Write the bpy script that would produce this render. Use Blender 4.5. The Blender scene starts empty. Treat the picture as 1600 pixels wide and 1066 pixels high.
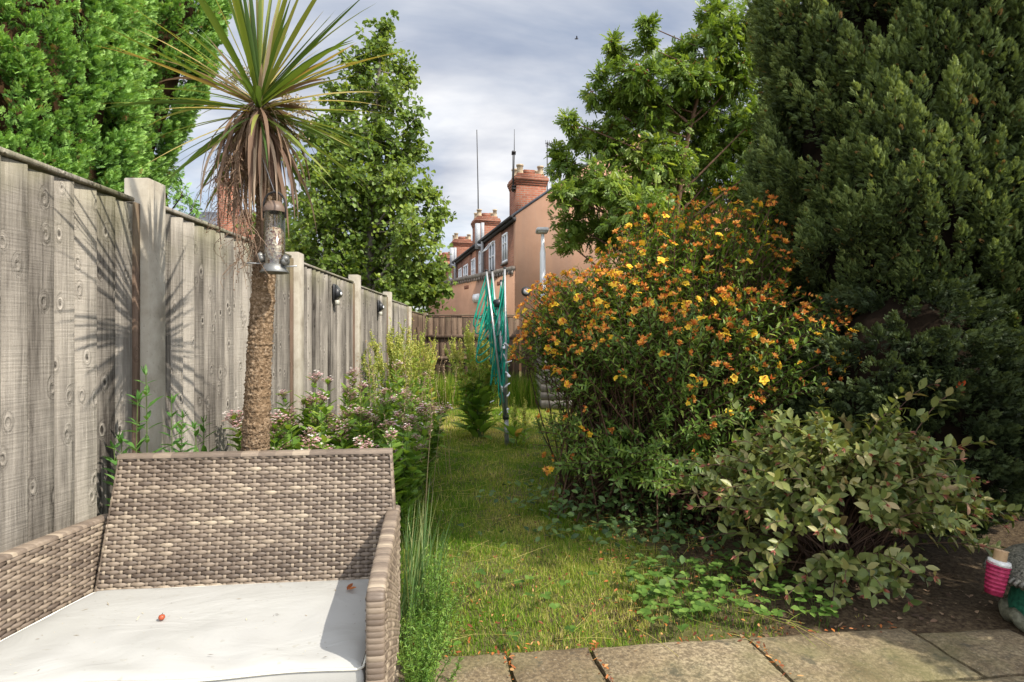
import bpy, math, random
import numpy as np
from mathutils import Matrix, Vector, Euler
SC = bpy.context.scene
R_ = math.radians
rng = np.random.default_rng(7)
random.seed(7)

# ------------------------------------------------------------------ camera
FPX, PU, PV, CH = 920.0, 778.0, 525.0, 1.2        # focal length (px of 1600), principal point, camera height
cam_d = bpy.data.cameras.new('camera'); cam = bpy.data.objects.new('camera', cam_d)
SC.collection.objects.link(cam); SC.camera = cam
cam.location = (0, 0, CH); cam.rotation_euler = (R_(90), 0, 0)
cam_d.sensor_width = 36; cam_d.lens = 36*FPX/1600
cam_d.shift_x = (800-PU)/1600; cam_d.shift_y = (PV-533)/1600
cam_d.clip_start = 0.05; cam_d.clip_end = 3000
def at(u, v, Y):                                    # photograph pixel + distance -> place
    return np.array([(u-PU)/FPX*Y, Y, CH-(v-PV)/FPX*Y])

# ------------------------------------------------------------------ sky and sun
SUNV = np.array([.80, -.54, 1.0]); SUNV = SUNV/np.linalg.norm(SUNV)
EL = math.asin(SUNV[2]); AZ = math.atan2(SUNV[0], SUNV[1])
W = bpy.data.worlds.new('World'); SC.world = W; W.use_nodes = True
wn, wl = W.node_tree.nodes, W.node_tree.links
wn.clear()
wo = wn.new('ShaderNodeOutputWorld'); bg = wn.new('ShaderNodeBackground'); bg.inputs[1].default_value = .086
sky = wn.new('ShaderNodeTexSky'); sky.sky_type = 'NISHITA'; sky.sun_disc = False
sky.sun_elevation = EL; sky.sun_rotation = AZ; sky.air_density = 1.0; sky.dust_density = 1.2; sky.ozone_density = 1.5
tc = wn.new('ShaderNodeTexCoord'); sep = wn.new('ShaderNodeSeparateXYZ'); wl.new(tc.outputs['Generated'], sep.inputs[0])
mz = wn.new('ShaderNodeMath'); mz.operation = 'MAXIMUM'; mz.inputs[1].default_value = .0; wl.new(sep.outputs[2], mz.inputs[0])
ad = wn.new('ShaderNodeMath'); ad.operation = 'ADD'; ad.inputs[1].default_value = .22; wl.new(mz.outputs[0], ad.inputs[0])
dv = wn.new('ShaderNodeVectorMath'); dv.operation = 'DIVIDE'
cmb = wn.new('ShaderNodeCombineXYZ'); 
for k in range(3): wl.new(ad.outputs[0], cmb.inputs[k])
wl.new(tc.outputs['Generated'], dv.inputs[0]); wl.new(cmb.outputs[0], dv.inputs[1])
mp = wn.new('ShaderNodeMapping'); mp.inputs['Scale'].default_value = (.8, 1.3, .8); mp.inputs['Rotation'].default_value = (0, 0, .5)
mp.inputs['Location'].default_value = (2.3, .4, 0)
wl.new(dv.outputs[0], mp.inputs[0])
nz = wn.new('ShaderNodeTexNoise'); nz.inputs['Scale'].default_value = 1.15; nz.inputs['Detail'].default_value = 7; nz.inputs['Roughness'].default_value = .55
nz.inputs['Distortion'].default_value = .5
wl.new(mp.outputs[0], nz.inputs['Vector'])
cr = wn.new('ShaderNodeValToRGB'); cr.color_ramp.elements[0].position = .34; cr.color_ramp.elements[1].position = .62
wl.new(nz.outputs['Fac'], cr.inputs[0])
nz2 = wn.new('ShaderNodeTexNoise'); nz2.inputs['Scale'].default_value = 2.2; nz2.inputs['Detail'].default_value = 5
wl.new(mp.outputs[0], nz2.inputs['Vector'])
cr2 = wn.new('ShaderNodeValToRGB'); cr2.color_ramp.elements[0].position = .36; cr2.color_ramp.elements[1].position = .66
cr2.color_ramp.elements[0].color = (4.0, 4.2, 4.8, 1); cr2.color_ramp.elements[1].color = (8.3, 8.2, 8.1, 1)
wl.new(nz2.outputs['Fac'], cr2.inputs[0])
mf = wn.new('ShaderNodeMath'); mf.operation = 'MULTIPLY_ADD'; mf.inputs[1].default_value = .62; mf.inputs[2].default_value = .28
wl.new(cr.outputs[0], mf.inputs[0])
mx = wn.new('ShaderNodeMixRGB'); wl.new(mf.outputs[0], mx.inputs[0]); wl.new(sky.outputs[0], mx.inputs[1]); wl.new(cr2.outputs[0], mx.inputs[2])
mr = wn.new('ShaderNodeMapRange'); mr.interpolation_type = 'SMOOTHSTEP'; mr.inputs[1].default_value = .62; mr.inputs[2].default_value = -.25; mr.inputs[3].default_value = 1.0; mr.inputs[4].default_value = 2.35  # sky made brighter behind the camera, as added fill light
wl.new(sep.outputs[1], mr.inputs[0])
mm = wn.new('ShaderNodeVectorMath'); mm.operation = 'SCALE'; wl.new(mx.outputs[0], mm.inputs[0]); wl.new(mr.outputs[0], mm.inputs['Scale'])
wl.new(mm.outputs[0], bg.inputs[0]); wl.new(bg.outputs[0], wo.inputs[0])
sd = bpy.data.lights.new('sun', 'SUN'); sd.energy = 3.7; sd.angle = R_(.53); sd.color = (1, .93, .82)
so = bpy.data.objects.new('sun', sd); SC.collection.objects.link(so); so.location = (10, -4, 14)
so.rotation_euler = Vector(SUNV).to_track_quat('Z', 'Y').to_euler()
SC.view_settings.view_transform = 'Standard'; SC.view_settings.look = 'None'
SC.view_settings.exposure = .76; SC.view_settings.gamma = 1
SC.cycles.use_denoising = True
SC.cycles.max_bounces = 7; SC.cycles.diffuse_bounces = 3; SC.cycles.transparent_max_bounces = 10
SC.cycles.sample_clamp_indirect = 4

# ------------------------------------------------------------------ helpers: objects
def link(o): SC.collection.objects.link(o); return o
def tag(o, label=None, cat=None, group=None, kind=None):
    if label: o['label'] = label
    if cat: o['category'] = cat
    if group: o['group'] = group
    if kind: o['kind'] = kind
    return o
def thing(name, label, cat, loc=(0, 0, 0), rz=0, group=None):
    o = link(bpy.data.objects.new(name, None)); o.empty_display_size = .1
    o.location = loc; o.rotation_euler = (0, 0, rz)
    return tag(o, label, cat, group)
def root_loc(o):
    while o.parent: o = o.parent
    return np.array(o.location)
class MB:
    """collects faces; build() links them as one mesh object"""
    def __init__(s): s.v = []; s.r = []; s.n = 0; s.f = {}
    def add(s, V, F, rnd=.5):
        V = np.asarray(V, float).reshape(-1, 3); F = np.asarray(F, int)
        s.v.append(V); s.r.append(np.broadcast_to(np.asarray(rnd, float), (len(V),)).copy())
        s.f.setdefault(F.shape[1], []).append(F+s.n); s.n += len(V)
    def box(s, lo, hi, rnd=.5, M=None):
        x0, y0, z0 = lo; x1, y1, z1 = hi
        V = np.array([[x0,y0,z0],[x1,y0,z0],[x1,y1,z0],[x0,y1,z0],[x0,y0,z1],[x1,y0,z1],[x1,y1,z1],[x0,y1,z1]], float)
        if M is not None: V = V@np.asarray(M)[:3, :3].T+np.asarray(M)[:3, 3]
        s.add(V, [[0,3,2,1],[4,5,6,7],[0,1,5,4],[1,2,6,5],[2,3,7,6],[3,0,4,7]], rnd)
    def bbox(s, lo, hi, b=.005, rnd=.5):                # box with bevelled vertical and top edges
        x0,y0,z0 = lo; x1,y1,z1 = hi
        ring = lambda i, z: [[x0+i+b,y0+i,z],[x1-i-b,y0+i,z],[x1-i,y0+i+b,z],[x1-i,y1-i-b,z],[x1-i-b,y1-i,z],[x0+i+b,y1-i,z],[x0+i,y1-i-b,z],[x0+i,y0+i+b,z]]
        V = ring(b, z0)+ring(0, z0+b)+ring(0, z1-b)+ring(b, z1)
        F = []
        for k in range(3):
            for j in range(8): F.append([k*8+j, k*8+(j+1) % 8, k*8+8+(j+1) % 8, k*8+8+j])
        s.add(V, F, rnd); s.f.setdefault(8, []).append(np.array([list(range(7, -1, -1)), list(range(24, 32))])+s.n-32)
    def tube(s, pts, rad, sides=8, rnd=.5, caps=True, jit=0):
        pts = np.asarray(pts, float); n = len(pts); rad = np.broadcast_to(np.asarray(rad, float), (n,))
        T = np.gradient(pts, axis=0); T /= np.linalg.norm(T, axis=1)[:, None]+1e-9
        a = np.array([0, 0, 1.]) if abs(T[0][2]) < .9 else np.array([1., 0, 0])
        V = []
        for i in range(n):
            x = a-T[i]*a.dot(T[i]); x /= np.linalg.norm(x); y = np.cross(T[i], x); a = x
            th = np.arange(sides)*2*np.pi/sides
            rr = rad[i]*(1+jit*rng.standard_normal(sides)) if jit else rad[i]
            V.append(pts[i]+(np.cos(th)*rr)[:, None]*x+(np.sin(th)*rr)[:, None]*y)
        V = np.concatenate(V)
        i, j = np.meshgrid(np.arange(n-1), np.arange(sides), indexing='ij'); i = i.ravel(); j = j.ravel(); k = (j+1) % sides
        s.add(V, np.stack([i*sides+j, i*sides+k, (i+1)*sides+k, (i+1)*sides+j], 1), rnd)
        if caps:
            s.f.setdefault(sides, []).append(np.array([list(range(sides-1, -1, -1)), list(range((n-1)*sides, n*sides))])+s.n-len(V))
    def lathe(s, prof, c=(0, 0, 0), sides=24, rnd=.5):
        prof = np.asarray(prof, float); th = np.arange(sides)*2*np.pi/sides
        V = np.stack([np.outer(prof[:, 0], np.cos(th)), np.outer(prof[:, 0], np.sin(th)), np.repeat(prof[:, 1:2], sides, 1)], -1).reshape(-1, 3)+np.asarray(c)
        n = len(prof); i, j = np.meshgrid(np.arange(n-1), np.arange(sides), indexing='ij'); i = i.ravel(); j = j.ravel(); k = (j+1) % sides
        s.add(V, np.stack([i*sides+j, i*sides+k, (i+1)*sides+k, (i+1)*sides+j], 1), rnd)
    def grid(s, P, rnd=.5):                               # P: (n,m,3)
        n, m = P.shape[:2]; i, j = np.meshgrid(np.arange(n-1), np.arange(m-1), indexing='ij'); i = i.ravel(); j = j.ravel()
        s.add(P.reshape(-1, 3), np.stack([i*m+j, (i+1)*m+j, (i+1)*m+j+1, i*m+j+1], 1), np.asarray(rnd).ravel() if np.ndim(rnd) else rnd)
    def prism(s, poly, axis, a, b, rnd=.5):               # polygon (list of 2-D) extruded along axis 0/1/2
        poly = np.asarray(poly, float); n = len(poly)
        def lift(t):
            V = np.zeros((n, 3)); o = [k for k in range(3) if k != axis]; V[:, o[0]] = poly[:, 0]; V[:, o[1]] = poly[:, 1]; V[:, axis] = t; return V
        s.add(np.concatenate([lift(a), lift(b)]), [[j, (j+1) % n, n+(j+1) % n, n+j] for j in range(n)], rnd)
        s.f.setdefault(n, []).append(np.array([list(range(n-1, -1, -1)), list(range(n, 2*n))])+s.n-2*n)
    def leaves(s, P, D, N, L, Wd, tmpl, rnd):
        """P,D,N (n,3); L,Wd (n,); tmpl = (verts (x side, y along, z up), faces)"""
        P = np.asarray(P); D = D/(np.linalg.norm(D, axis=1)[:, None]+1e-9)
        S = np.cross(D, N); S /= np.linalg.norm(S, axis=1)[:, None]+1e-9; U = np.cross(S, D)
        tv, tf = tmpl; tv = np.asarray(tv, float); n = len(P); k = len(tv)
        L = np.broadcast_to(L, (n,)); Wd = np.broadcast_to(Wd, (n,))
        V = P[:, None]+(L[:, None]*tv[None, :, 1])[..., None]*D[:, None]+(Wd[:, None]*tv[None, :, 0])[..., None]*S[:, None]+(Wd[:, None]*tv[None, :, 2])[..., None]*U[:, None]
        off = (np.arange(n)*k)[:, None, None]; rr = np.repeat(np.broadcast_to(rnd, (n,)), k)
        by = {}
        for f in tf: by.setdefault(len(f), []).append(f)
        s.v.append(V.reshape(-1, 3)); s.r.append(rr)
        for q, fs in by.items(): s.f.setdefault(q, []).append((np.array(fs)[None]+off).reshape(-1, q)+s.n)
        s.n += n*k
    def bez(s, A, B, C, r0, r1, seg=4, sides=3, rnd=.5):
        A, B, C = map(np.asarray, (A, B, C)); n = len(A)
        if n == 0: return
        t = np.linspace(0, 1, seg+1)[None, :, None]
        P = (1-t)**2*A[:, None]+2*t*(1-t)*B[:, None]+t*t*C[:, None]
        T = np.gradient(P, axis=1); T /= np.linalg.norm(T, axis=2)[..., None]+1e-9
        ref = np.where(np.abs(T[:, :1, 2:3]) < .9, np.array([0, 0, 1.]), np.array([1., 0, 0]))
        X = np.cross(T, np.broadcast_to(ref, T.shape)); X /= np.linalg.norm(X, axis=2)[..., None]+1e-9; Yv = np.cross(T, X)
        r = (np.broadcast_to(r0, (n,))[:, None]*(1-t[..., 0])+np.broadcast_to(r1, (n,))[:, None]*t[..., 0])
        th = np.arange(sides)*2*np.pi/sides
        V = P[:, :, None]+(r[..., None]*np.cos(th))[..., None]*X[:, :, None]+(r[..., None]*np.sin(th))[..., None]*Yv[:, :, None]
        i, j = np.meshgrid(np.arange(seg), np.arange(sides), indexing='ij'); i = i.ravel(); j = j.ravel(); k = (j+1) % sides
        F = np.stack([i*sides+j, i*sides+k, (i+1)*sides+k, (i+1)*sides+j], 1)
        off = (np.arange(n)*(seg+1)*sides)[:, None, None]
        s.add(V.reshape(-1, 3), (F[None]+off).reshape(-1, 4), np.repeat(np.broadcast_to(rnd, (n,)), (seg+1)*sides))
    def mesh(s, name, mat, off=None, smooth=False):
        V = np.concatenate(s.v); 
        if off is not None: V = V-off
        me = bpy.data.meshes.new(name); me.vertices.add(len(V)); me.vertices.foreach_set('co', V.astype(np.float32).ravel())
        loops = []; starts = []; c = 0
        for q, fs in s.f.items():
            F = np.concatenate(fs); loops.append(F.ravel()); starts.append(c+np.arange(len(F))*q); c += F.size
        loops = np.concatenate(loops); starts = np.concatenate(starts)
        me.loops.add(len(loops)); me.loops.foreach_set('vertex_index', loops.astype(np.int32))
        me.polygons.add(len(starts)); me.polygons.foreach_set('loop_start', starts.astype(np.int32))
        me.update(calc_edges=True)
        a = me.attributes.new('rnd', 'FLOAT', 'POINT'); a.data.foreach_set('value', np.concatenate(s.r).astype(np.float32))
        if smooth: me.polygons.foreach_set('use_smooth', np.ones(len(starts), bool))
        me.materials.append(mat); return me
    def build(s, name, mat, parent=None, local=False, smooth=False):
        off = None if (parent is None or local) else root_loc(parent)
        o = link(bpy.data.objects.new(name, s.mesh(name, mat, off, smooth)))
        if parent: o.parent = parent
        return o
def place(name, me, parent, loc, D=None, up=(0, 0, 1), scale=1, spin=0):      # a part that shares mesh data, its +Z along D
    o = link(bpy.data.objects.new(name, me)); o.parent = parent
    q = Vector(D if D is not None else (0, 0, 1)).to_track_quat('Z', 'Y').to_matrix() @ Matrix.Rotation(spin, 3, 'Z')
    base = Vector(loc)-Vector(root_loc(parent))
    o.matrix_local = Matrix.Translation(base) @ q.to_4x4() @ Matrix.Scale(scale, 4); return o
def unit(V): V = np.asarray(V, float); return V/(np.linalg.norm(V, axis=-1)[..., None]+1e-9)
def rdir(n): return unit(rng.standard_normal((n, 3)))
def uni(a, b, n): return rng.uniform(a, b, n)
def bezp(A, B, C, t): t = np.asarray(t)[:, None]; return (1-t)**2*A+2*t*(1-t)*B+t*t*C
def bezt(A, B, C, t): t = np.asarray(t)[:, None]; return unit(2*(1-t)*(B-A)+2*t*(C-B))
class VN:                                                # smooth 2-D value noise for masks
    def __init__(s, seed): s.g = np.random.default_rng(seed).random((64, 64))
    def __call__(s, x, y):
        x = np.asarray(x); y = np.asarray(y); i = np.floor(x).astype(int); j = np.floor(y).astype(int); a = x-i; b = y-j
        a = a*a*(3-2*a); b = b*b*(3-2*b); g = s.g; G = lambda p, q: g[p % 64, q % 64]
        return (G(i, j)*(1-a)+G(i+1, j)*a)*(1-b)+(G(i, j+1)*(1-a)+G(i+1, j+1)*a)*b
vn1, vn2, vn3 = VN(1), VN(2), VN(3)

# leaf templates: x across (units of width), y along (units of length), z up
T_DIA = ([[0,0,0],[.5,.45,.15],[0,1,-.1],[-.5,.45,.15]], [[0,1,2],[0,2,3]])
T_OVAL = ([[0,0,0],[.4,.25,.14],[.5,.55,.16],[.28,.82,.08],[0,1,-.08],[-.28,.82,.08],[-.5,.55,.16],[-.4,.25,.14],[0,.3,0],[0,.65,0]],
          [[0,1,8],[1,2,9,8],[2,3,9],[3,4,9],[4,5,9],[5,6,9],[6,7,8,9],[7,0,8]])
T_LANCE = ([[0,0,0],[.5,.3,.18],[.36,.65,.12],[0,1,-.25],[-.36,.65,.12],[-.5,.3,.18],[0,.5,0]], [[0,1,6],[1,2,6],[2,3,6],[3,4,6],[4,5,6],[5,0,6]])
T_BLADE = ([[-.5,0,0],[.5,0,0],[.4,.5,.9],[-.4,.5,.9],[0,1,3.2]], [[0,1,2,3],[3,2,4]])
def spray(nside, ang, fl=.45, fw=.11):
    V = []; F = []
    def dia(px, py, a, l, w, z):
        dx, dy = math.sin(a), math.cos(a); k = len(V)
        V.extend([[px,py,z],[px+dx*l*.5+dy*w,py+dy*l*.5-dx*w,z+.05],[px+dx*l,py+dy*l,z-.02],[px+dx*l*.5-dy*w,py+dy*l*.5+dx*w,z-.05]]); F.append([k,k+1,k+2,k+3])
    dia(0, .45, 0, .55, fw, 0)
    for i in range(nside):
        y = .05+.7*i/nside; l = fl*(1-.45*i/nside)
        for sg in (-1, 1): dia(0, y, sg*ang*(1-.25*i/nside), l, fw, .06*sg)
    return (V, F)
T_CYP = spray(4, R_(46), .42, .065); T_THU = spray(3, R_(55), .5, .10)
def compound(n, ang):
    V = []; F = []
    def dia(px, py, a, l, w, z):
        dx, dy = math.sin(a), math.cos(a); k = len(V)
        V.extend([[px,py,z],[px+dx*l*.5+dy*w,py+dy*l*.5-dx*w,z+.04],[px+dx*l,py+dy*l,z-.08],[px+dx*l*.5-dy*w,py+dy*l*.5+dx*w,z+.04]]); F.append([k,k+1,k+2,k+3])
    for i in range(n):
        y = .15+.75*i/n
        for sg in (-1, 1): dia(0, y, sg*ang, .38, .10, -.1*y*y)
    dia(0, .9, 0, .34, .10, -.1); return (V, F)
T_ROWAN = compound(5, R_(62))

# ------------------------------------------------------------------ helpers: materials
class Mt:
    def __init__(s, name, rough=.7, spec=.3):
        s.m = bpy.data.materials.new(name); s.m.use_nodes = True; s.N = s.m.node_tree.nodes; s.Lk = s.m.node_tree.links
        s.b = s.N['Principled BSDF']; s.out = s.N['Material Output']; s.b.inputs['Roughness'].default_value = rough; s.b.inputs['Specular IOR Level'].default_value = spec
    def node(s, t, **kw):
        n = s.N.new(t)
        for k, v in kw.items(): setattr(n, k, v)
        return n
    def lk(s, a, b): s.Lk.new(a, b)
    def rnd(s): return s.node('ShaderNodeAttribute', attribute_name='rnd').outputs['Fac']
    def coord(s, scale=(1, 1, 1), kind='Object', vec=None):
        m = s.node('ShaderNodeMapping'); m.inputs['Scale'].default_value = scale
        s.lk(vec if vec is not None else s.node('ShaderNodeTexCoord').outputs[kind], m.inputs[0]); return m.outputs[0]
    def noise(s, scale=5, detail=4, rough=.55, vec=None, dist=0, col=False):
        n = s.node('ShaderNodeTexNoise'); n.inputs['Scale'].default_value = scale; n.inputs['Detail'].default_value = detail
        n.inputs['Roughness'].default_value = rough; n.inputs['Distortion'].default_value = dist
        if vec is None: vec = s.coord()
        s.lk(vec, n.inputs['Vector']); return n.outputs['Color' if col else 'Fac']
    def vor(s, scale, vec, feat='F1'):
        n = s.node('ShaderNodeTexVoronoi', feature=feat); n.inputs['Scale'].default_value = scale; s.lk(vec, n.inputs['Vector']); return n
    def ramp(s, fac, stops, interp='LINEAR'):
        r = s.node('ShaderNodeValToRGB'); r.color_ramp.interpolation = interp; e = r.color_ramp.elements
        while len(e) < len(stops): e.new(.5)
        for k, (p, c) in enumerate(stops):
            e[k].position = p; e[k].color = (*c, 1) if hasattr(c, '__len__') else (c, c, c, 1)
        s.lk(fac, r.inputs[0]); return r.outputs[0]
    def mix(s, fac, a, b, mode='MIX'):
        n = s.node('ShaderNodeMixRGB', blend_type=mode)
        for k, x in enumerate((fac, a, b)):
            if hasattr(x, 'is_linked'): s.lk(x, n.inputs[k])
            else: n.inputs[k].default_value = x if k == 0 else ((*x, 1) if len(x) == 3 else x)
        return n.outputs[0]
    def math(s, op, a, b=0, c=0):
        n = s.node('ShaderNodeMath', operation=op)
        for k, x in enumerate((a, b, c)):
            if hasattr(x, 'is_linked'): s.lk(x, n.inputs[k])
            else: n.inputs[k].default_value = x
        return n.outputs[0]
    def base(s, c):
        if hasattr(c, 'is_linked'): s.lk(c, s.b.inputs['Base Color'])
        else: s.b.inputs['Base Color'].default_value = (*c, 1)
        return s
    def bump(s, h, strength=.4, dist=.01):
        n = s.node('ShaderNodeBump'); n.inputs['Strength'].default_value = strength; n.inputs['Distance'].default_value = dist
        s.lk(h, n.inputs['Height']); s.lk(n.outputs[0], s.b.inputs['Normal']); return s
def simple(name, c, rough=.6, spec=.3, var=.25, scale=8, bump=0, metal=0):
    m = Mt(name, rough, spec); c = np.array(c)
    m.base(m.ramp(m.noise(scale, 5), [(.3, tuple(c*(1-var))), (.7, tuple(np.minimum(c*(1+var), 1)))]))
    if bump: m.bump(m.noise(scale*8, 4), bump, .004)
    m.b.inputs['Metallic'].default_value = metal; return m.m
FG = 1.6
def foliage(name, stops, trans=.35, rough=.5, spec=.35, tcol=(1.25, 1.15, .55)):
    m = Mt(name, rough, spec); stops = [(p, tuple(min(.85, q*FG) for q in c)) for p, c in stops] if max(stops[-1][1]) < .5 else stops; c = m.ramp(m.rnd(), stops); m.base(c)
    t = m.node('ShaderNodeBsdfTranslucent'); m.lk(m.mix(1.0, c, (*tcol, 1), 'MULTIPLY'), t.inputs[0])
    x = m.node('ShaderNodeMixShader'); x.inputs[0].default_value = trans; m.lk(m.b.outputs[0], x.inputs[1]); m.lk(t.outputs[0], x.inputs[2])
    m.lk(x.outputs[0], m.out.inputs[0]); return m.m

def wood(name, dark, light, knots=True, red=None):
    m = Mt(name, .85, .15); rn = m.rnd()
    cx = m.node('ShaderNodeCombineXYZ'); 
    m.lk(m.math('MULTIPLY', rn, 37.0), cx.inputs[0]); m.lk(m.math('MULTIPLY', rn, 11.0), cx.inputs[2]); m.lk(m.math('MULTIPLY', rn, 23.0), cx.inputs[1])
    va = m.node('ShaderNodeVectorMath', operation='ADD'); m.lk(m.node('ShaderNodeTexCoord').outputs['Object'], va.inputs[0]); m.lk(cx.outputs[0], va.inputs[1])
    vec = va.outputs[0]
    sp_ = m.node('ShaderNodeSeparateXYZ'); m.lk(vec, sp_.inputs[0]); kc = m.node('ShaderNodeCombineXYZ'); m.lk(m.math('MULTIPLY', m.math('ADD', sp_.outputs[0], sp_.outputs[1]), 8.5), kc.inputs[0]); m.lk(m.math('MULTIPLY', sp_.outputs[2], 5.2), kc.inputs[1])
    kv = m.vor(1.0, kc.outputs[0]); kv.voronoi_dimensions = '2D'; kd = kv.outputs['Distance']
    warp = m.ramp(kd, [(0, 1.), (.22, 0.)])
    # the grain runs round the knots
    gv = m.node('ShaderNodeVectorMath', operation='ADD'); m.lk(m.coord((38, 38, 1.3), vec=vec), gv.inputs[0])
    cw = m.node('ShaderNodeCombineXYZ'); m.lk(m.math('MULTIPLY', warp, 2.2), cw.inputs[0]); m.lk(m.math('MULTIPLY', warp, 2.2), cw.inputs[1]); m.lk(cw.outputs[0], gv.inputs[1])
    g = m.noise(1.0, 6, .6, gv.outputs[0], 1.1)
    big = m.noise(1.0, 4, .6, m.coord((2.5, 2.5, 1.1), vec=vec))
    fine = m.noise(1.0, 3, .6, m.coord((150, 150, 9), vec=vec)); saw = m.noise(1.0, 2, .5, m.coord((6, 6, 130), vec=vec))
    tone = m.math('ADD', m.math('ADD', m.math('MULTIPLY', g, .62), m.math('MULTIPLY', fine, .3)), m.math('ADD', m.math('ADD', m.math('MULTIPLY', big, .85), m.math('MULTIPLY', saw, .05)), m.math('MULTIPLY', rn, .34)))
    mid = tuple((np.array(dark)+np.array(light))/2)
    c = m.ramp(m.math('SUBTRACT', tone, .60), [(.20, dark), (.45, mid), (.68, light)])
    if red: c = m.mix(m.ramp(m.noise(1, 3, .5, m.coord((3, 3, .8), vec=vec)), [(.5, 0.), (.75, .7)]), c, red)
    sz = m.node('ShaderNodeSeparateXYZ'); m.lk(m.node('ShaderNodeTexCoord').outputs['Object'], sz.inputs[0])
    alg = m.math('MULTIPLY', m.ramp(m.math('ADD', m.math('MULTIPLY', sz.outputs[2], .5), m.math('MULTIPLY', m.noise(7, 4, .6), .12)), [(.80, 0.), (.93, .55)]), m.ramp(m.noise(3, 3), [(.4, .1), (.6, 1.)])); c = m.mix(alg, c, (.21, .20, .11))
    if knots:
        ks = m.node('ShaderNodeSeparateColor'); m.lk(kv.outputs['Color'], ks.inputs[0]); k = m.math('ADD', m.math('ADD', kd, m.math('MULTIPLY', m.noise(26, 3, .6, vec), .13)), m.math('MULTIPLY', m.ramp(ks.outputs[0], [(.12, 0.), (.28, .08), (.40, .5)]), .4))
        c = m.mix(m.ramp(k, [(.11, 0.), (.15, .32), (.19, .15), (.25, 0.)]), c, tuple(np.minimum(np.array(light)*1.45, .8)))
        c = m.mix(m.ramp(k, [(.085, .85), (.14, 0.)]), c, tuple(np.array(dark)*.45))
    m.base(c); m.bump(m.math('ADD', m.math('ADD', g, m.math('MULTIPLY', m.math('ADD', fine, saw), .35)), m.math('MULTIPLY', m.ramp(kd, [(.04, 0.), (.09, 1.), (.16, .4)]), .7)), .9, .008); return m.m

M_WOOD = wood('weathered_fence_wood', (.038, .032, .027), (.37, .335, .285))
M_WOOD2 = wood('brown_fence_wood', (.045, .03, .02), (.16, .11, .075))
M_BATTEN = wood('fence_batten_wood', (.06, .038, .025), (.2, .14, .1), False)
def concrete():
    m = Mt('post_concrete', .9, .2); n = m.noise(4, 6, .65); n2 = m.noise(60, 3)
    c = m.ramp(n, [(.3, (.22, .19, .145)), (.5, (.36, .325, .26)), (.72, (.47, .435, .365))])
    c = m.mix(m.ramp(n2, [(.62, 0.), (.72, .5)]), c, (.2, .18, .14)); m.base(c); m.bump(n2, .4, .003); return m.m
M_CONC = concrete()
def wicker():
    m = Mt('synthetic_rattan', .5, .35); c = m.ramp(m.rnd(), [(0, (.092, .069, .052)), (.35, (.152, .117, .088)), (.6, (.222, .174, .129)), (.82, (.33, .268, .195)), (1, (.44, .37, .265))])
    n = m.noise(1, 3, .5, m.coord((60, 60, 300))); m.base(m.mix(.25, c, m.ramp(n, [(.3, .35), (.7, .8)]), 'OVERLAY')); m.bump(n, .15, .002); return m.m
M_WICK = wicker()
M_FRAME = simple('dark_frame', (.03, .026, .022), .6)
def render_wall():
    m = Mt('pink_render', .95, .1); n = m.noise(.55, 6, .62, m.coord()); n2 = m.noise(30, 4); n3 = m.noise(1, 5, .6, m.coord((1.2, 1.2, .18)))
    c = m.ramp(n, [(.28, (.33, .185, .115)), (.5, (.43, .245, .155)), (.75, (.50, .31, .205))])
    c = m.mix(m.ramp(n3, [(.46, 0.), (.70, .65)]), c, (.30, .20, .15)); c = m.mix(m.ramp(n2, [(.4, .0), (.8, .2)]), c, (.48, .35, .26)); m.base(c); m.bump(n2, .3, .01); return m.m
M_REND = render_wall()
def brick(name, a, b, mortar, sc=1.0):
    m = Mt(name, .9, .15); tcn = m.node('ShaderNodeTexCoord').outputs['Object']; sp = m.node('ShaderNodeSeparateXYZ'); m.lk(tcn, sp.inputs[0])
    cb = m.node('ShaderNodeCombineXYZ'); m.lk(m.math('ADD', sp.outputs[0], sp.outputs[1]), cb.inputs[0]); m.lk(sp.outputs[2], cb.inputs[1])
    bt = m.node('ShaderNodeTexBrick'); m.lk(cb.outputs[0], bt.inputs['Vector']); bt.inputs['Scale'].default_value = 1
    bt.inputs['Brick Width'].default_value = .225*sc; bt.inputs['Row Height'].default_value = .075*sc; bt.inputs['Mortar Size'].default_value = .009*sc
    bt.inputs['Color1'].default_value = (*a, 1); bt.inputs['Color2'].default_value = (*b, 1); bt.inputs['Mortar'].default_value = (*mortar, 1); bt.inputs['Bias'].default_value = -.1
    c = m.mix(m.ramp(m.noise(1.3, 6, .65), [(.4, 0.), (.72, .6)]), bt.outputs[0], tuple(np.array(a)*.45)); c = m.mix(m.ramp(m.noise(9, 3), [(.55, 0.), (.75, .35)]), c, tuple(np.minimum(np.array(b)*1.6, .8)))
    m.base(c); m.bump(bt.outputs['Fac'], -.4, .01); return m.m
M_BRICK = brick('red_brick', (.25, .085, .05), (.34, .135, .08), (.25, .2, .155))
M_BRICKD = brick('brown_brick', (.20, .085, .05), (.27, .12, .075), (.19, .15, .12))
M_SLATE = simple('slate', (.12, .125, .14), .6, .3, .35, 3)
M_DARK = simple('dark_trim', (.035, .033, .032), .7)
M_COPE = simple('coping_stone', (.19, .165, .14), .9, .2, .4, 5, .3)
M_POT = simple('chimney_pot_clay', (.42, .33, .22), .85, .2, .45, 6)
M_WHITE = simple('white_upvc', (.75, .76, .76), .4, .4, .05, 3)
M_GREYM = simple('grey_metal', (.36, .37, .38), .55, .4, .2, 20)
M_GALV = simple('galvanised_steel', (.30, .30, .29), .5, .5, .35, 25, 0, .5)
M_ALU = simple('dull_aluminium', (.45, .45, .44), .4, .5, .15, 12, 0, .7)
M_BLKP = simple('black_plastic', (.025, .026, .028), .4, .4)
def glass_dark():
    m = Mt('window_glass', .06, .6); m.base((.06, .08, .1)); return m.m
M_GLASS = glass_dark()
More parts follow.
